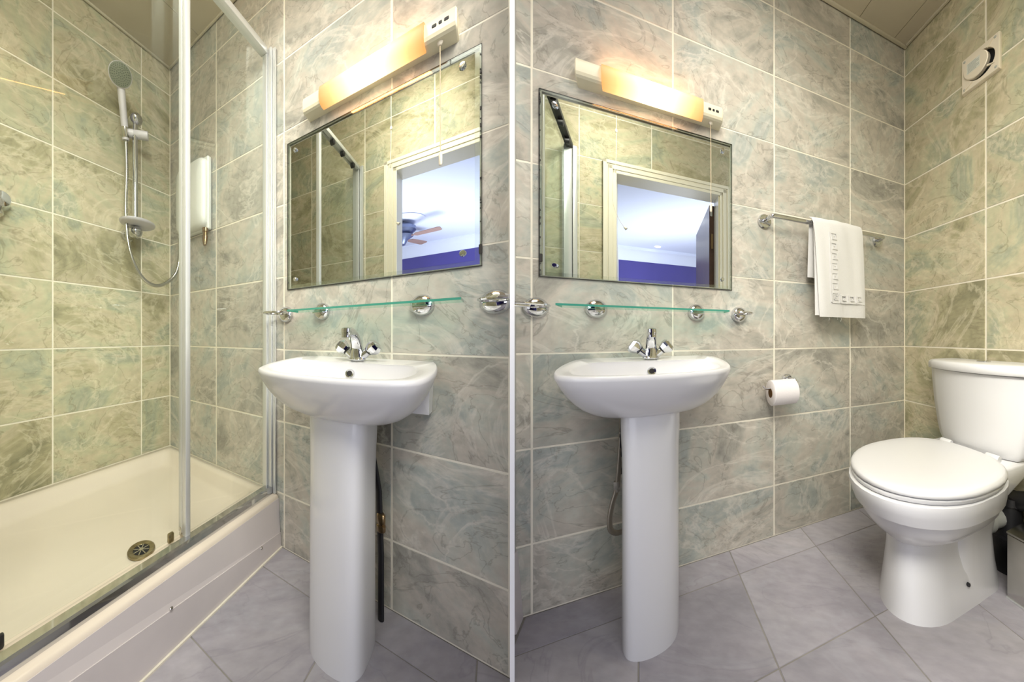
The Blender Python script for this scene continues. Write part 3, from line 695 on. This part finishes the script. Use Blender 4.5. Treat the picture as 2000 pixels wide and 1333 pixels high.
b.lathe((dc[0], dc[1], dc[2]+0.002), (0, 0, 1), [(0.007, 0), (0.007, 0.003), (0.0, 0.003)], 12)
b.build('grate', m_steel, w_)
# apron: upper board and the sloping-topped lower board, with screws
t = thing(S, 'shower_apron', 'off-white two-board panel closing the front of the shower tray', 'shower panel', (-0.02, 0.5, 0))
b = B(S)
b.loft([[(u, 0.002, h) for u, h in ((-0.040, 0.06), (-0.0185, 0.06), (-0.026, 0.200), (-0.040, 0.200))], [(u, WEND, h) for u, h in ((-0.040, 0.165), (-0.0195, 0.165), (-0.026, 0.200), (-0.040, 0.200))]]); b.build('upper_board', m_apron, t, smooth=False)
b = B(S)
b.loft([[(u, 0.002, h) for u, h in ((-0.040, 0.0), (-0.0125, 0.0), (-0.0155, 0.0605), (-0.040, 0.0605))], [(u, WEND, h) for u, h in ((-0.040, 0.0), (-0.0125, 0.0), (-0.0175, 0.1655), (-0.040, 0.1655))]]); b.build('lower_board', flat('grey_white_panel_board', lin(208, 201, 200), 0.32, noise=0.08, scale=4), t, smooth=False)
for w, h in ((0.128, 0.067), (0.518, 0.121)):
    b = B(S); b.lathe((-0.0155, w, h), (1, 0, 0.05), [(0.0055, 0), (0.0055, 0.002), (0.003, 0.004), (0.0, 0.0042)], 12); b.build('screw_cap', m_steel, t)
b = B(S); b.box(-0.0125, -0.007, 0.002, WEND, 0.0, 0.006); struct(b.build('trim_8', m_grout, smooth=False), 'white sealant along the foot of the shower panel')
# matching end of the tray in the right wing
t = thing('R', 'shower_apron', 'narrow end of white shower panel at the left edge of the right basin wall', 'shower panel', (-0.03, 0.05, 0))
b = B('R'); b.loft([[(u, w, 0.0) for u, w in ((-0.05, 0.002), (-0.020, 0.002), (-0.020, 0.055), (-0.05, 0.055))], [(u, w, 0.217) for u, w in ((-0.05, 0.002), (-0.034, 0.002), (-0.034, 0.055), (-0.05, 0.055))]]); b.build('board', m_apron, t, smooth=False)
b = B('R'); b.box(-0.075, -0.0375, 0.001, 0.022, 0.219, 2.095, 0.002); tag(b.build('screen_profile', m_satin, base=(-0.05, 0.01, 0.22)), 'upright aluminium screen profile at the left edge of the right basin wall', 'screen profile')
# sliding screen
t = thing(S, 'shower_screen', 'sliding glass shower screen with silver stiles above the cream tray', 'shower screen', (-0.08, 0.5, 0.21))
b = B(S); b.box(-0.092, -0.070, 0.001, 0.030, 0.226, 2.095, 0.002); b.box(-0.069, -0.052, 0.001, 0.022, 0.216, 2.097, 0.003); b.box(-0.051, -0.037, 0.001, 0.014, 0.216, 2.092, 0.003); b.build('wall_profile', m_satin, t)
b = B(S); b.box(-0.098, -0.066, 0.028, WEND, 2.070, 2.098, 0.002); b.build('top_rail', m_satin, t)
b = B(S); b.loft([[(u, w, h) for u, h in ((-0.078, 0.222), (-0.078, 0.2155), (-0.0495, 0.2135), (-0.0505, 0.242), (-0.055, 0.2475), (-0.078, 0.2475))] for w in (0.016, WEND)]); b.build('bottom_rail', m_chrome, t, smooth=False)
b = B(S); b.box(-0.083, -0.077, 0.026, 0.420, 0.240, 2.075); b.build('fixed_glass', m_screen, t, smooth=False)
b = B(S); b.box(-0.111, -0.105, 0.418, WEND, 0.240, 2.075); b.build('sliding_glass', m_screen, t, smooth=False)
b = B(S); b.box(-0.090, -0.070, 0.413, 0.432, 0.244, 2.072, 0.003); b.build('fixed_stile', m_satin, t)
b = B(S); b.box(-0.118, -0.099, 0.409, 0.426, 0.244, 2.072, 0.003); b.build('door_stile', m_satin, t)
for w, mm in ((0.462, m_wastemetal), (0.418, m_steel), (0.862, m_dark)):
    b = B(S); b.box(-0.112, -0.100, w-0.010, w+0.010, 0.232, 0.262, 0.004); b.build('guide', mm, t)

# ------------------------------------------------------------------ shower: riser rail, head, hose, dish, heater
t = thing(S, 'shower_riser_rail', 'chrome shower riser rail on the tiled end wall', 'shower rail', (US, 0.237, 1.42)); ru, rw = -0.748, 0.258
b = B(S); b.tube([(ru, rw, 1.405), (ru, rw, 1.992)], 0.0135, 14); b.build('rail', m_chrome, t)
for h in (1.986, 1.412):
    b = B(S); b.lathe((US, rw-0.003, h), (1, 0, 0), [(0.034, 0.0), (0.034, 0.006), (0.026, 0.014), (0.024, 0.05), (0.029, 0.068), (0.033, 0.084), (0.032, 0.100), (0.026, 0.112), (0.013, 0.121), (0.0, 0.122)], 22); b.build('bracket', m_chrome, t)
b = B(S); b.lathe((-0.713, 0.205, 1.912), (-0.067, 0.089, 0.0), [(0.0, 0), (0.020, 0.001), (0.0215, 0.004), (0.0215, 0.066), (0.0205, 0.068), (0.0205, 0.071), (0.0215, 0.073), (0.0215, 0.116), (0.019, 0.119), (0.0, 0.119)], 20); b.build('slider', m_lilac, t)
b = B(S)
P = [(0.064*math.cos(2*math.pi*k/32), 0.090*math.sin(2*math.pi*k/32)) for k in range(32)]
tl = lambda x, y: 0.10*x
b.loft([[(-0.728+x*s, 0.254+y*s, 1.449+z+tl(x*s, y*s)) for x, y in P] for s, z in ((0.86, -0.010), (0.97, -0.004), (1.0, 0.003), (0.97, 0.004), (0.90, -0.001), (0.5, -0.003))]); b.build('soap_dish', m_lilac, t)
hd = thing(S, 'hand_shower', 'white hand shower head with grey spray face on the riser rail', 'shower head', (-0.745, 0.315, 1.84))
hc = Vector((-0.700, 0.353, 2.118)); nrm = Vector((0.86, 0.30, -0.40)).normalized(); foot = Vector((-0.774, 0.293, 1.872))
upv = (hc-foot).normalized(); upv = (upv-nrm*upv.dot(nrm)).normalized()
b = B(S); b.lathe(hc, nrm, [(0.0, -0.030), (0.024, -0.027), (0.043, -0.014), (0.0515, -0.004), (0.052, 0.002), (0.049, 0.006), (0.0, 0.006)], 28)
hb = hc-upv*0.064-nrm*0.014
b.tube(catmull([hc-upv*0.040-nrm*0.020, hb, hb.lerp(foot, 0.35), hb.lerp(foot, 0.75), foot], 4), [0.019-0.002*min(1, i/9) for i in range(17)], 14); b.build('handle', m_lilac, hd)
b = B(S); b.lathe(hc, nrm, [(0.0, 0.004), (0.0485, 0.004), (0.0485, 0.0075), (0.042, 0.009), (0.0, 0.009)], 28); b.build('spray_face', m_face, hd)
b = B(S); ea = nrm.cross(upv)
for R, n in ((0.008, 6), (0.017, 12), (0.026, 18), (0.034, 22), (0.041, 26)):
    for k in range(n):
        a = 2*math.pi*k/n; p = hc+nrm*0.0088+(upv*math.cos(a)+ea*math.sin(a))*R
        b.lathe(p, nrm, [(0.0020, 0), (0.0016, 0.0016), (0.0, 0.0018)], 5)
nz = b.build('nozzles', m_nozzle, hd); nz['kind'] = 'stuff'
ft = foot.lerp(hb, 0.28); b = B(S); b.lathe(foot.lerp(hb, 0.05), hb-foot, [(0.0172, 0), (0.0178, 0.001), (0.0180, 0.045), (0.0172, 0.047)], 14); b.build('grey_band', m_steel, hd)
b = B(S); hp = catmull([(-0.774, 0.293, 1.872), (-0.766, 0.294, 1.77), (-0.752, 0.300, 1.67), (-0.742, 0.309, 1.53), (-0.741, 0.306, 1.43), (-0.735, 0.297, 1.332), (-0.728, 0.273, 1.244), (-0.722, 0.226, 1.172), (-0.716, 0.163, 1.146), (-0.710, 0.100, 1.172), (-0.704, 0.048, 1.232), (-0.700, 0.028, 1.33), (-0.698, 0.028, 1.425)], 16)
b.tube(hp, [0.0100 if i % 2 else 0.0084 for i in range(len(hp))], 10); tag(b.build('shower_hose', m_hose, base=(-0.70, 0.028, 1.425), ang=80), 'ribbed chrome shower hose looping from the shower head to the heater', 'hose')
t = thing(S, 'shower_heater', 'white electric shower heater behind the silver screen stile', 'shower heater', (-0.60, 0, 1.42))
b = B(S); b.box(-0.704, -0.452, 0.001, 0.030, 1.425, 1.80, 0.008, 3); b.build('back_case', m_heater, t)
b = B(S); pr = rrect(-0.700, -0.456, 1.43, 1.796, 0.045, 5); cu, ch_ = -0.578, 1.613
b.loft([[(cu+(x-cu)*s, w, ch_+(y-ch_)*s) for x, y in pr] for s, w in ((1.0, 0.026), (1.0, 0.038), (0.97, 0.050), (0.88, 0.060), (0.60, 0.066), (0.2, 0.067))]); b.build('cover', m_heater, t, ang=60)
b = B(S); b.lathe((-0.60, 0.066, 1.62), (0, 1, 0), [(0.030, 0), (0.030, 0.010), (0.026, 0.014), (0.0, 0.014)], 20); b.build('dial', m_lilac, t)
b = B(S); b.tube([(-0.472, 0.030, 1.430), (-0.472, 0.030, 1.412), (-0.472, 0.030, 1.410), (-0.471, 0.031, 1.390), (-0.471, 0.031, 1.388), (-0.469, 0.034, 1.366), (-0.466, 0.038, 1.340)], [0.016, 0.016, 0.012, 0.012, 0.016, 0.014, 0.009], 12); b.build('valve_elbow', m_brass, t)
t = thing(S, 'wall_fitting', 'round chrome fitting cut off by the left edge of the photo', 'shower fitting', (US, 0.775, 1.405))
b = B(S); b.lathe((US, 0.762, 1.408), (1, 0, 0), [(0.036, 0.0), (0.036, 0.006), (0.030, 0.016), (0.034, 0.030), (0.030, 0.05), (0.0, 0.055)], 22); b.build('knob', m_chrome, t)
b = B(S); b.lathe((US+0.02, 0.764, 1.372), (0.6, 0, -1), [(0.012, 0), (0.014, 0.02), (0.010, 0.028), (0.0, 0.03)], 14); b.build('outlet', m_steel, t)

# ------------------------------------------------------------------ right wing: towel rail, towel, paper roll, fan
S = 'R'
t = thing(S, 'towel_rail', 'chrome towel rail on the wall between right basin and toilet', 'towel rail', (1.12, 0, 1.375))
b = B(S); hb = 1.379
pts = catmull([(0.797, 0.004, 1.372), (0.799, 0.028, 1.374), (0.808, 0.050, 1.378), (0.835, 0.060, hb), (1.0, 0.061, hb), (1.25, 0.061, hb), (1.405, 0.060, hb), (1.434, 0.050, 1.380), (1.443, 0.028, 1.380), (1.444, 0.004, 1.379)], 6)
b.tube(pts, 0.0095, 14); b.build('bar', m_chrome, t)
for u, h in ((0.797, 1.372), (1.444, 1.379)):
    b = B(S); b.lathe((u, 0, h), (0, 1, 0), [(0.031, 0.0005), (0.032, 0.005), (0.028, 0.011), (0.018, 0.013), (0.0, 0.013)], 24); b.build('flange', m_chrome, t)
def towel():
    t = thing(S, 'hand_towel', 'white hand towel with raised key pattern folded over the chrome rail', 'towel', (1.12, 0.06, 1.39))
    b = B(S)
    def layer(uL0, uR0, uL1, uR1, path, th, nu=14):
        # path: (w,h) from one hem over the bar to the other; th thickness
        P = [Vector((w, h, 0)) for w, h in path]; n = len(P); front, back = [], []
        for i, p in enumerate(P):
            d = (P[min(i+1, n-1)]-P[max(i-1, 0)]).normalized(); nn = Vector((d.y, -d.x, 0))
            k = i/(n-1)
            rf, rb = [], []
            for j in range(nu+1):
                f = j/nu; u = (uL0+(uL1-uL0)*k)*(1-f)+(uR0+(uR1-uR0)*k)*f
                rip = 0.0016*math.sin(9*f+3*k)+0.0012*math.sin(23*f-5*k)
                tt = th*(0.25 if j in (0, nu) else 1)
                q = p+nn*(tt/2+rip); r = p-nn*(tt/2-rip)
                rf.append((u, q.x, q.y)); rb.append((u, r.x, r.y))
            front.append(rf); back.append(rb)
        b.loft([f+bk[::-1] for f, bk in zip(front, back)])
    # inner fold: back flap, over the bar, down the front
    bw, bh, r = 0.061, hb, 0.0135
    over = [(bw-r*math.cos(math.radians(a)), bh+r*math.sin(math.radians(a))) for a in range(0, 181, 30)]
    back = [(bw-0.022, 1.142), (bw-0.019, 1.22), (bw-0.016, 1.31)]
    frontp = [(bw+0.0155, 1.33), (bw+0.018, 1.25), (bw+0.020, 1.17), (bw+0.021, 1.08), (bw+0.021, 1.0), (bw+0.020, 0.970)]
    layer(0.990, 1.255, 1.004, 1.270, back+over+frontp, 0.010)
    fr2 = [(bw+0.006, bh+0.022), (bw+0.017, bh+0.014), (bw+0.023, bh-0.004), (bw+0.026, 1.33), (bw+0.029, 1.25), (bw+0.031, 1.17), (bw+0.032, 1.08), (bw+0.032, 1.0), (bw+0.030, 0.963)]
    layer(0.981, 1.262, 1.022, 1.276, fr2, 0.010)
    b.build('cloth', m_towel, t, ang=60)
    # raised key border: one band down, one band across
    b = B(S); s = 0.0062
    cells = [(0,0),(1,0),(2,0),(3,0),(4,0),(5,0),(5,1),(5,2),(5,3),(5,4),(4,4),(3,4),(2,4),(2,3),(2,2),(3,2),(0,1),(0,2),(0,3),(0,4),(0,5),(0,6)]
    prf = [(0.963, bw+0.0350), (1.0, bw+0.0370), (1.08, bw+0.0370), (1.17, bw+0.0360), (1.25, bw+0.0340), (1.33, bw+0.0312), (1.40, bw+0.027)]
    def surf(h):
        for (h0, a), (h1, c) in zip(prf, prf[1:]):
            if h <= h1: return a+(c-a)*(h-h0)/(h1-h0)
        return prf[-1][1]
    def cell(u, h): wf = surf(h); b.box(u-s*0.53, u+s*0.53, wf-0.006, wf+0.0050, h-s*0.53, h+s*0.53)
    for k in range(7):
        h0 = 1.338-k*0.0445
        for x, y in cells: cell(1.074+x*s*1.05+0.0015*k*0.5, h0-y*s*1.05)
    for k in range(4):
        u0 = 1.083+k*0.0455
        for x, y in cells: cell(u0+y*s*1.1, 1.028+x*s*1.05)
    b.build('key_border', m_towel, t, smooth=False)
    for u, d in ((1.07, 0.012), (1.115, 0.008), (1.135, 0.014)):
        b = B(S); b.tube([(u, bw+0.030, 0.964), (u+0.002, bw+0.031, 0.956), (u-0.001, bw+0.03, 0.964-d*1.4)], 0.0006, 5); b.build('loose_thread', m_towel, t)
towel()
t = thing(S, 'toilet_roll_holder', 'chrome toilet roll holder on the wall left of the toilet', 'roll holder', (0.90, 0, 0.69))
b = B(S); b.lathe((0.905, 0, 0.686), (0, 1, 0), [(0.024, 0.0005), (0.025, 0.005), (0.021, 0.011), (0.010, 0.014), (0.0, 0.014)], 20); b.build('wall_plate', m_chrome, t)
b = B(S); b.tube(catmull([(0.905, 0.010, 0.688), (0.908, 0.030, 0.694), (0.922, 0.052, 0.688), (0.924, 0.060, 0.668), (0.912, 0.060, 0.661), (0.86, 0.060, 0.660), (0.795, 0.060, 0.660), (0.776, 0.060, 0.664), (0.764, 0.060, 0.675)], 6), 0.0038, 10); b.build('wire_arm', m_chrome, t)
t = thing(S, 'toilet_roll', 'white toilet roll hanging on the chrome wire holder', 'toilet roll', (0.853, 0.06, 0.643))
b = B(S); rc = (0.798, 0.060, 0.643)
b.lathe(rc, (1, 0, 0), [(0.0195, 0.0), (0.050, 0.0), (0.0525, 0.002), (0.0525, 0.109), (0.050, 0.111), (0.0195, 0.111), (0.0195, 0.0)], 32); b.build('paper', m_paper, t)
b = B(S); b.lathe(rc, (1, 0, 0), [(0.0194, -0.0008), (0.0180, -0.0008), (0.0180, 0.112), (0.0194, 0.112), (0.0194, -0.0008)], 24); b.build('card_core', m_card, t)
def fan():
    t = thing(S, 'extractor_fan', 'square ivory extractor fan high on the wall above the toilet', 'extractor fan', (UT, 0.397, 2.046))
    w0, w1, h0, h1 = 0.322, 0.472, 1.968, 2.120; cw, chh = (w0+w1)/2, (h0+h1)/2
    f = lambda w, h, d: (UT-d, w, h)
    b = B(S); n = 32; r = 0.056
    circ = [(cw+0.004+r*math.cos(2*math.pi*k/n), chh-0.002+r*math.sin(2*math.pi*k/n)) for k in range(n)]
    sq = []
    for k in range(n):
        a = 2*math.pi*k/n; c_, s_ = math.cos(a), math.sin(a); m = max(abs(c_), abs(s_)); sq.append((cw+c_/m*0.075, chh+s_/m*0.076))
    b.loft([[f(w, h, 0.0) for w, h in sq], [f(w, h, 0.014) for w, h in sq], [f(cw+(w-cw)*0.97, chh+(h-chh)*0.97, 0.018) for w, h in sq], [f(w, h, 0.018) for w, h in circ], [f(w, h, 0.0) for w, h in circ]], False, False)
    b.build('plate', m_ivory, t, ang=35)
    b = B(S); b.loft([[f(w, h, d) for w, h in circ] for d in (0.0005, 0.002)]); b.build('duct_opening', m_black, t, smooth=False)
    dc = (cw-0.014, chh+0.008)
    disc = [(dc[0]+0.0505*math.cos(2*math.pi*k/n), dc[1]+0.0505*math.sin(2*math.pi*k/n)) for k in range(n)]
    b = B(S); b.loft([[f(dc[0]+(w-dc[0])*s, dc[1]+(h-dc[1])*s, d) for w, h in disc] for s, d in ((1, 0.006), (1, 0.022), (0.94, 0.025), (0.3, 0.025))]); b.build('centre_disc', m_ivory, t, ang=35)
    b = B(S); b.loft([[f(dc[0]+x, dc[1]+y, d) for x, y in ((-0.034, -0.018), (0.020, -0.018), (0.020, 0.028), (-0.034, 0.028))] for d in (0.0252, 0.0256)]); lb = b.build('label_plate', m_labelbg, t, smooth=False)
    b = B(S)
    for k in range(7):
        x0, x1 = -0.030, (0.016 if k % 3 else 0.006); y = 0.023-k*0.006
        b.loft([[f(dc[0]+x, dc[1]+yy, d) for x, yy in ((x0, y-0.0014), (x1, y-0.0014), (x1, y+0.0014), (x0, y+0.0014))] for d in (0.0256, 0.0259)])
    b.build('faded_print', m_label, lb, smooth=False)
    for dw, dh in ((-0.062, 0.062), (0.062, -0.062), (0.060, 0.062), (-0.062, -0.062)):
        b = B(S); b.lathe(f(cw+dw, chh+dh, 0.0175), (-1, 0, 0), [(0.005, 0), (0.005, 0.0016), (0.003, 0.0022), (0.0, 0.0022)], 12); b.build('screw', m_label, t)
    for p0, p1 in (((0.030, -0.030), (0.058, -0.040)), ((-0.030, -0.050), (-0.060, -0.066)), ((0.030, 0.045), (0.055, 0.066))):
        b = B(S); q = Vector((p1[0]-p0[0], p1[1]-p0[1])).normalized(); nx = (-q.y*0.0032, q.x*0.0032)
        b.loft([[f(cw+x, chh+y, d) for x, y in ((p0[0]-nx[0], p0[1]-nx[1]), (p1[0]-nx[0]*0.5, p1[1]-nx[1]*0.5), (p1[0]+nx[0]*0.5, p1[1]+nx[1]*0.5), (p0[0]+nx[0], p0[1]+nx[1]))] for d in (0.016, 0.0215)])
        b.build('strut', m_ivory, t, smooth=False)
fan()

# ------------------------------------------------------------------ toilet
def egg(uf, ub, hw, wc=0.46, sq=2.3, mid=0.60, n=36, wpow=2.0):
    """closed plan outline: front at uf (small u), back at ub, half width hw"""
    um = ub-(ub-uf)*mid; pts = []
    for k in range(n):
        a = 2*math.pi*k/n; c_, s_ = math.cos(a), math.sin(a)
        if c_ < 0: x = um-(um-uf)*abs(c_)**(2/wpow); y = hw*math.copysign(abs(s_)**(2/wpow), s_)
        else: x = um+(ub-um)*abs(c_)**(2/sq/1.6); y = hw*math.copysign(abs(s_)**(2/sq/1.6), s_)
        pts.append((x, wc+y))
    return pts
def toilet():
    t = thing(S, 'toilet', 'white close-coupled toilet with closed lid by the right wall', 'toilet', (1.3, 0.46, 0))
    WC = 0.46
    R = lambda pts, h: [(x, y, h) for x, y in pts]
    b = B(S)
    lv = [(0.0, 1.030, 1.470, 0.112, 3.0, 0.66), (0.012, 1.032, 1.470, 0.111, 3.0, 0.66), (0.06, 1.038, 1.460, 0.105, 2.8, 0.66), (0.13, 1.046, 1.44, 0.094, 2.6, 0.66), (0.19, 1.052, 1.42, 0.088, 2.5, 0.64),
          (0.226, 1.050, 1.42, 0.090, 2.4, 0.62), (0.240, 1.034, 1.42, 0.108, 2.3, 0.60), (0.270, 1.000, 1.43, 0.140, 2.2, 0.60), (0.304, 0.972, 1.44, 0.164, 2.2, 0.60), (0.343, 0.952, 1.45, 0.179, 1.8, 0.54),
          (0.3465, 0.940, 1.455, 0.189, 1.8, 0.54), (0.375, 0.928, 1.46, 0.196, 1.7, 0.53), (0.400, 0.920, 1.46, 0.200, 1.7, 0.53), (0.412, 0.921, 1.46, 0.199, 1.7, 0.53), (0.416, 0.930, 1.45, 0.190, 1.7, 0.53)]
    b.loft([R(egg(uf, ub, hw, WC, sq, mid), h) for h, uf, ub, hw, sq, mid in lv]); b.build('pan', m_white, t, ang=38)
    # rear body: trap housing standing wider than the waist, and the shelf that carries the cistern
    b = B(S)
    lv = [(0.0, 1.215, 1.475, 0.110), (0.02, 1.217, 1.475, 0.109), (0.10, 1.225, 1.455, 0.104), (0.20, 1.222, 1.430, 0.108), (0.28, 1.215, 1.425, 0.124), (0.34, 1.22, 1.46, 0.142), (0.38, 1.24, 1.55, 0.148), (0.405, 1.25, 1.615, 0.150), (0.432, 1.25, 1.620, 0.150), (0.437, 1.255, 1.615, 0.146)]
    b.loft([R(egg(uf, ub, hw, WC, 3.4, 0.5, wpow=3.2), h) for h, uf, ub, hw in lv]); b.build('trap_body', m_white, t, ang=70)
    b = B(S); b.lathe((1.27, WC+0.106, 0.075), (0, 1, 0.05), [(0.0062, -0.004), (0.0062, 0.002), (0.004, 0.004), (0.0, 0.0042)], 12); b.build('fixing_hole', m_dark, t)
    # seat and lid
    b = B(S); b.loft([R(egg(0.929+d, 1.440, 0.199-d, WC, 1.6, 0.5), h) for h, d in ((0.4165, 0.006), (0.419, 0.001), (0.4285, 0.0), (0.4315, 0.004))]); b.build('seat', m_seat, t, ang=60)
    b = B(S); b.loft([R(egg(0.929+d, 1.448-d*0.3, 0.203-d, WC, 1.6, 0.5), h) for h, d in ((0.4325, 0.005), (0.4355, 0.0005), (0.443, 0.0), (0.4485, 0.003), (0.4520, 0.010), (0.4545, 0.03), (0.4560, 0.08))]); b.build('lid', m_seat, t, ang=60)
    for s in (-1, 1):
        b = B(S); b.lathe((1.445, WC+s*0.085-0.022, 0.446), (0, 1, 0), [(0.0, 0), (0.012, 0.001), (0.013, 0.004), (0.013, 0.040), (0.012, 0.043), (0.0, 0.044)], 14); b.build('hinge', m_seat, t)
    # cistern: bowed front, body tapering downwards, overhanging lid
    def cis(hw, uf, ue, ub=1.640, n=12):
        fr = [(ue-(ue-uf)*(1-(abs(-1+2*k/n))**2.2), WC+hw*(-1+2*k/n)) for k in range(n+1)]
        e0 = [(ue+0.020, WC+hw+0.0045), (ue+0.05, WC+hw+0.006)]; e1 = [(ue+0.05, WC-hw-0.006), (ue+0.020, WC-hw-0.0045)]
        return fr+e0+[(ub, WC+hw+0.004)]+[(ub, WC-hw-0.004)]+e1
    b = B(S); b.loft([R(cis(hw, uf, ue), h) for h, hw, uf, ue in ((0.437, 0.128, 1.470, 1.500), (0.441, 0.135, 1.463, 1.496), (0.46, 0.148, 1.456, 1.497), (0.50, 0.160, 1.452, 1.499), (0.60, 0.178, 1.446, 1.500), (0.70, 0.190, 1.442, 1.502), (0.7365, 0.192, 1.441, 1.502))]); b.build('cistern', m_white, t, ang=60)
    b = B(S); b.loft([R(cis(hw, uf, ue, 1.643), h) for h, hw, uf, ue in ((0.739, 0.192, 1.440, 1.500), (0.7395, 0.198, 1.430, 1.494), (0.743, 0.200, 1.427, 1.492), (0.764, 0.200, 1.427, 1.492), (0.772, 0.196, 1.432, 1.497), (0.776, 0.186, 1.443, 1.507))]); b.build('cistern_lid', m_white, t, ang=60)
    b = B(S); b.lathe((1.545, WC, 0.7755), (0, 0, 1), [(0.024, 0), (0.024, 0.004), (0.021, 0.006), (0.0, 0.005)], 24); b.build('flush_button', m_chrome, t)
    # waste pipe behind
    b = B(S); b.lathe((1.38, WC+0.024, 0.20), (1, 0.10, -0.02), [(0.0, 0), (0.044, 0.0), (0.046, 0.02), (0.048, 0.055), (0.054, 0.06), (0.054, 0.10), (0.046, 0.104), (0.046, 0.18), (0.0, 0.18)], 22); b.build('waste_connector', m_heater, t)
toilet()
b = B(S); b.lathe((1.575, 0.525, 0.0), (0, 0, 1), [(0.052, 0.0), (0.052, 0.10), (0.058, 0.102), (0.058, 0.13), (0.048, 0.135), (0.048, 0.25), (0.054, 0.252), (0.054, 0.28), (0.0, 0.282)], 20)  # black upright added to stand for the deep shade behind the toilet
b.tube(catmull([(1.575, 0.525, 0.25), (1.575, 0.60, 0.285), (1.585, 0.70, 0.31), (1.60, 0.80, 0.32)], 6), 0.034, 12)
tag(b.build('shade_pipe', m_dark, base=(1.575, 0.525, 0.0)), 'black pipe, its upright added for the deep shade between the toilet and the steel bin', 'pipe')
t = thing(S, 'pedal_bin', 'square brushed steel bin at the right edge beside the toilet', 'bin', (1.52, 0.70, 0))
b = B(S); b.box(1.423, 1.625, 0.598, 0.80, 0.006, 0.214, 0.003); b.build('body', m_steel, t)
b = B(S); b.box(1.421, 1.627, 0.596, 0.802, 0.2165, 0.224, 0.0025); b.build('lid', m_steel, t)
b = B(S); b.box(1.421, 1.627, 0.596, 0.802, 0.0, 0.006, 0.001); b.build('foot_ring', m_satin, t)

for o in bpy.data.objects:
    if '_org' in o: del o['_org']
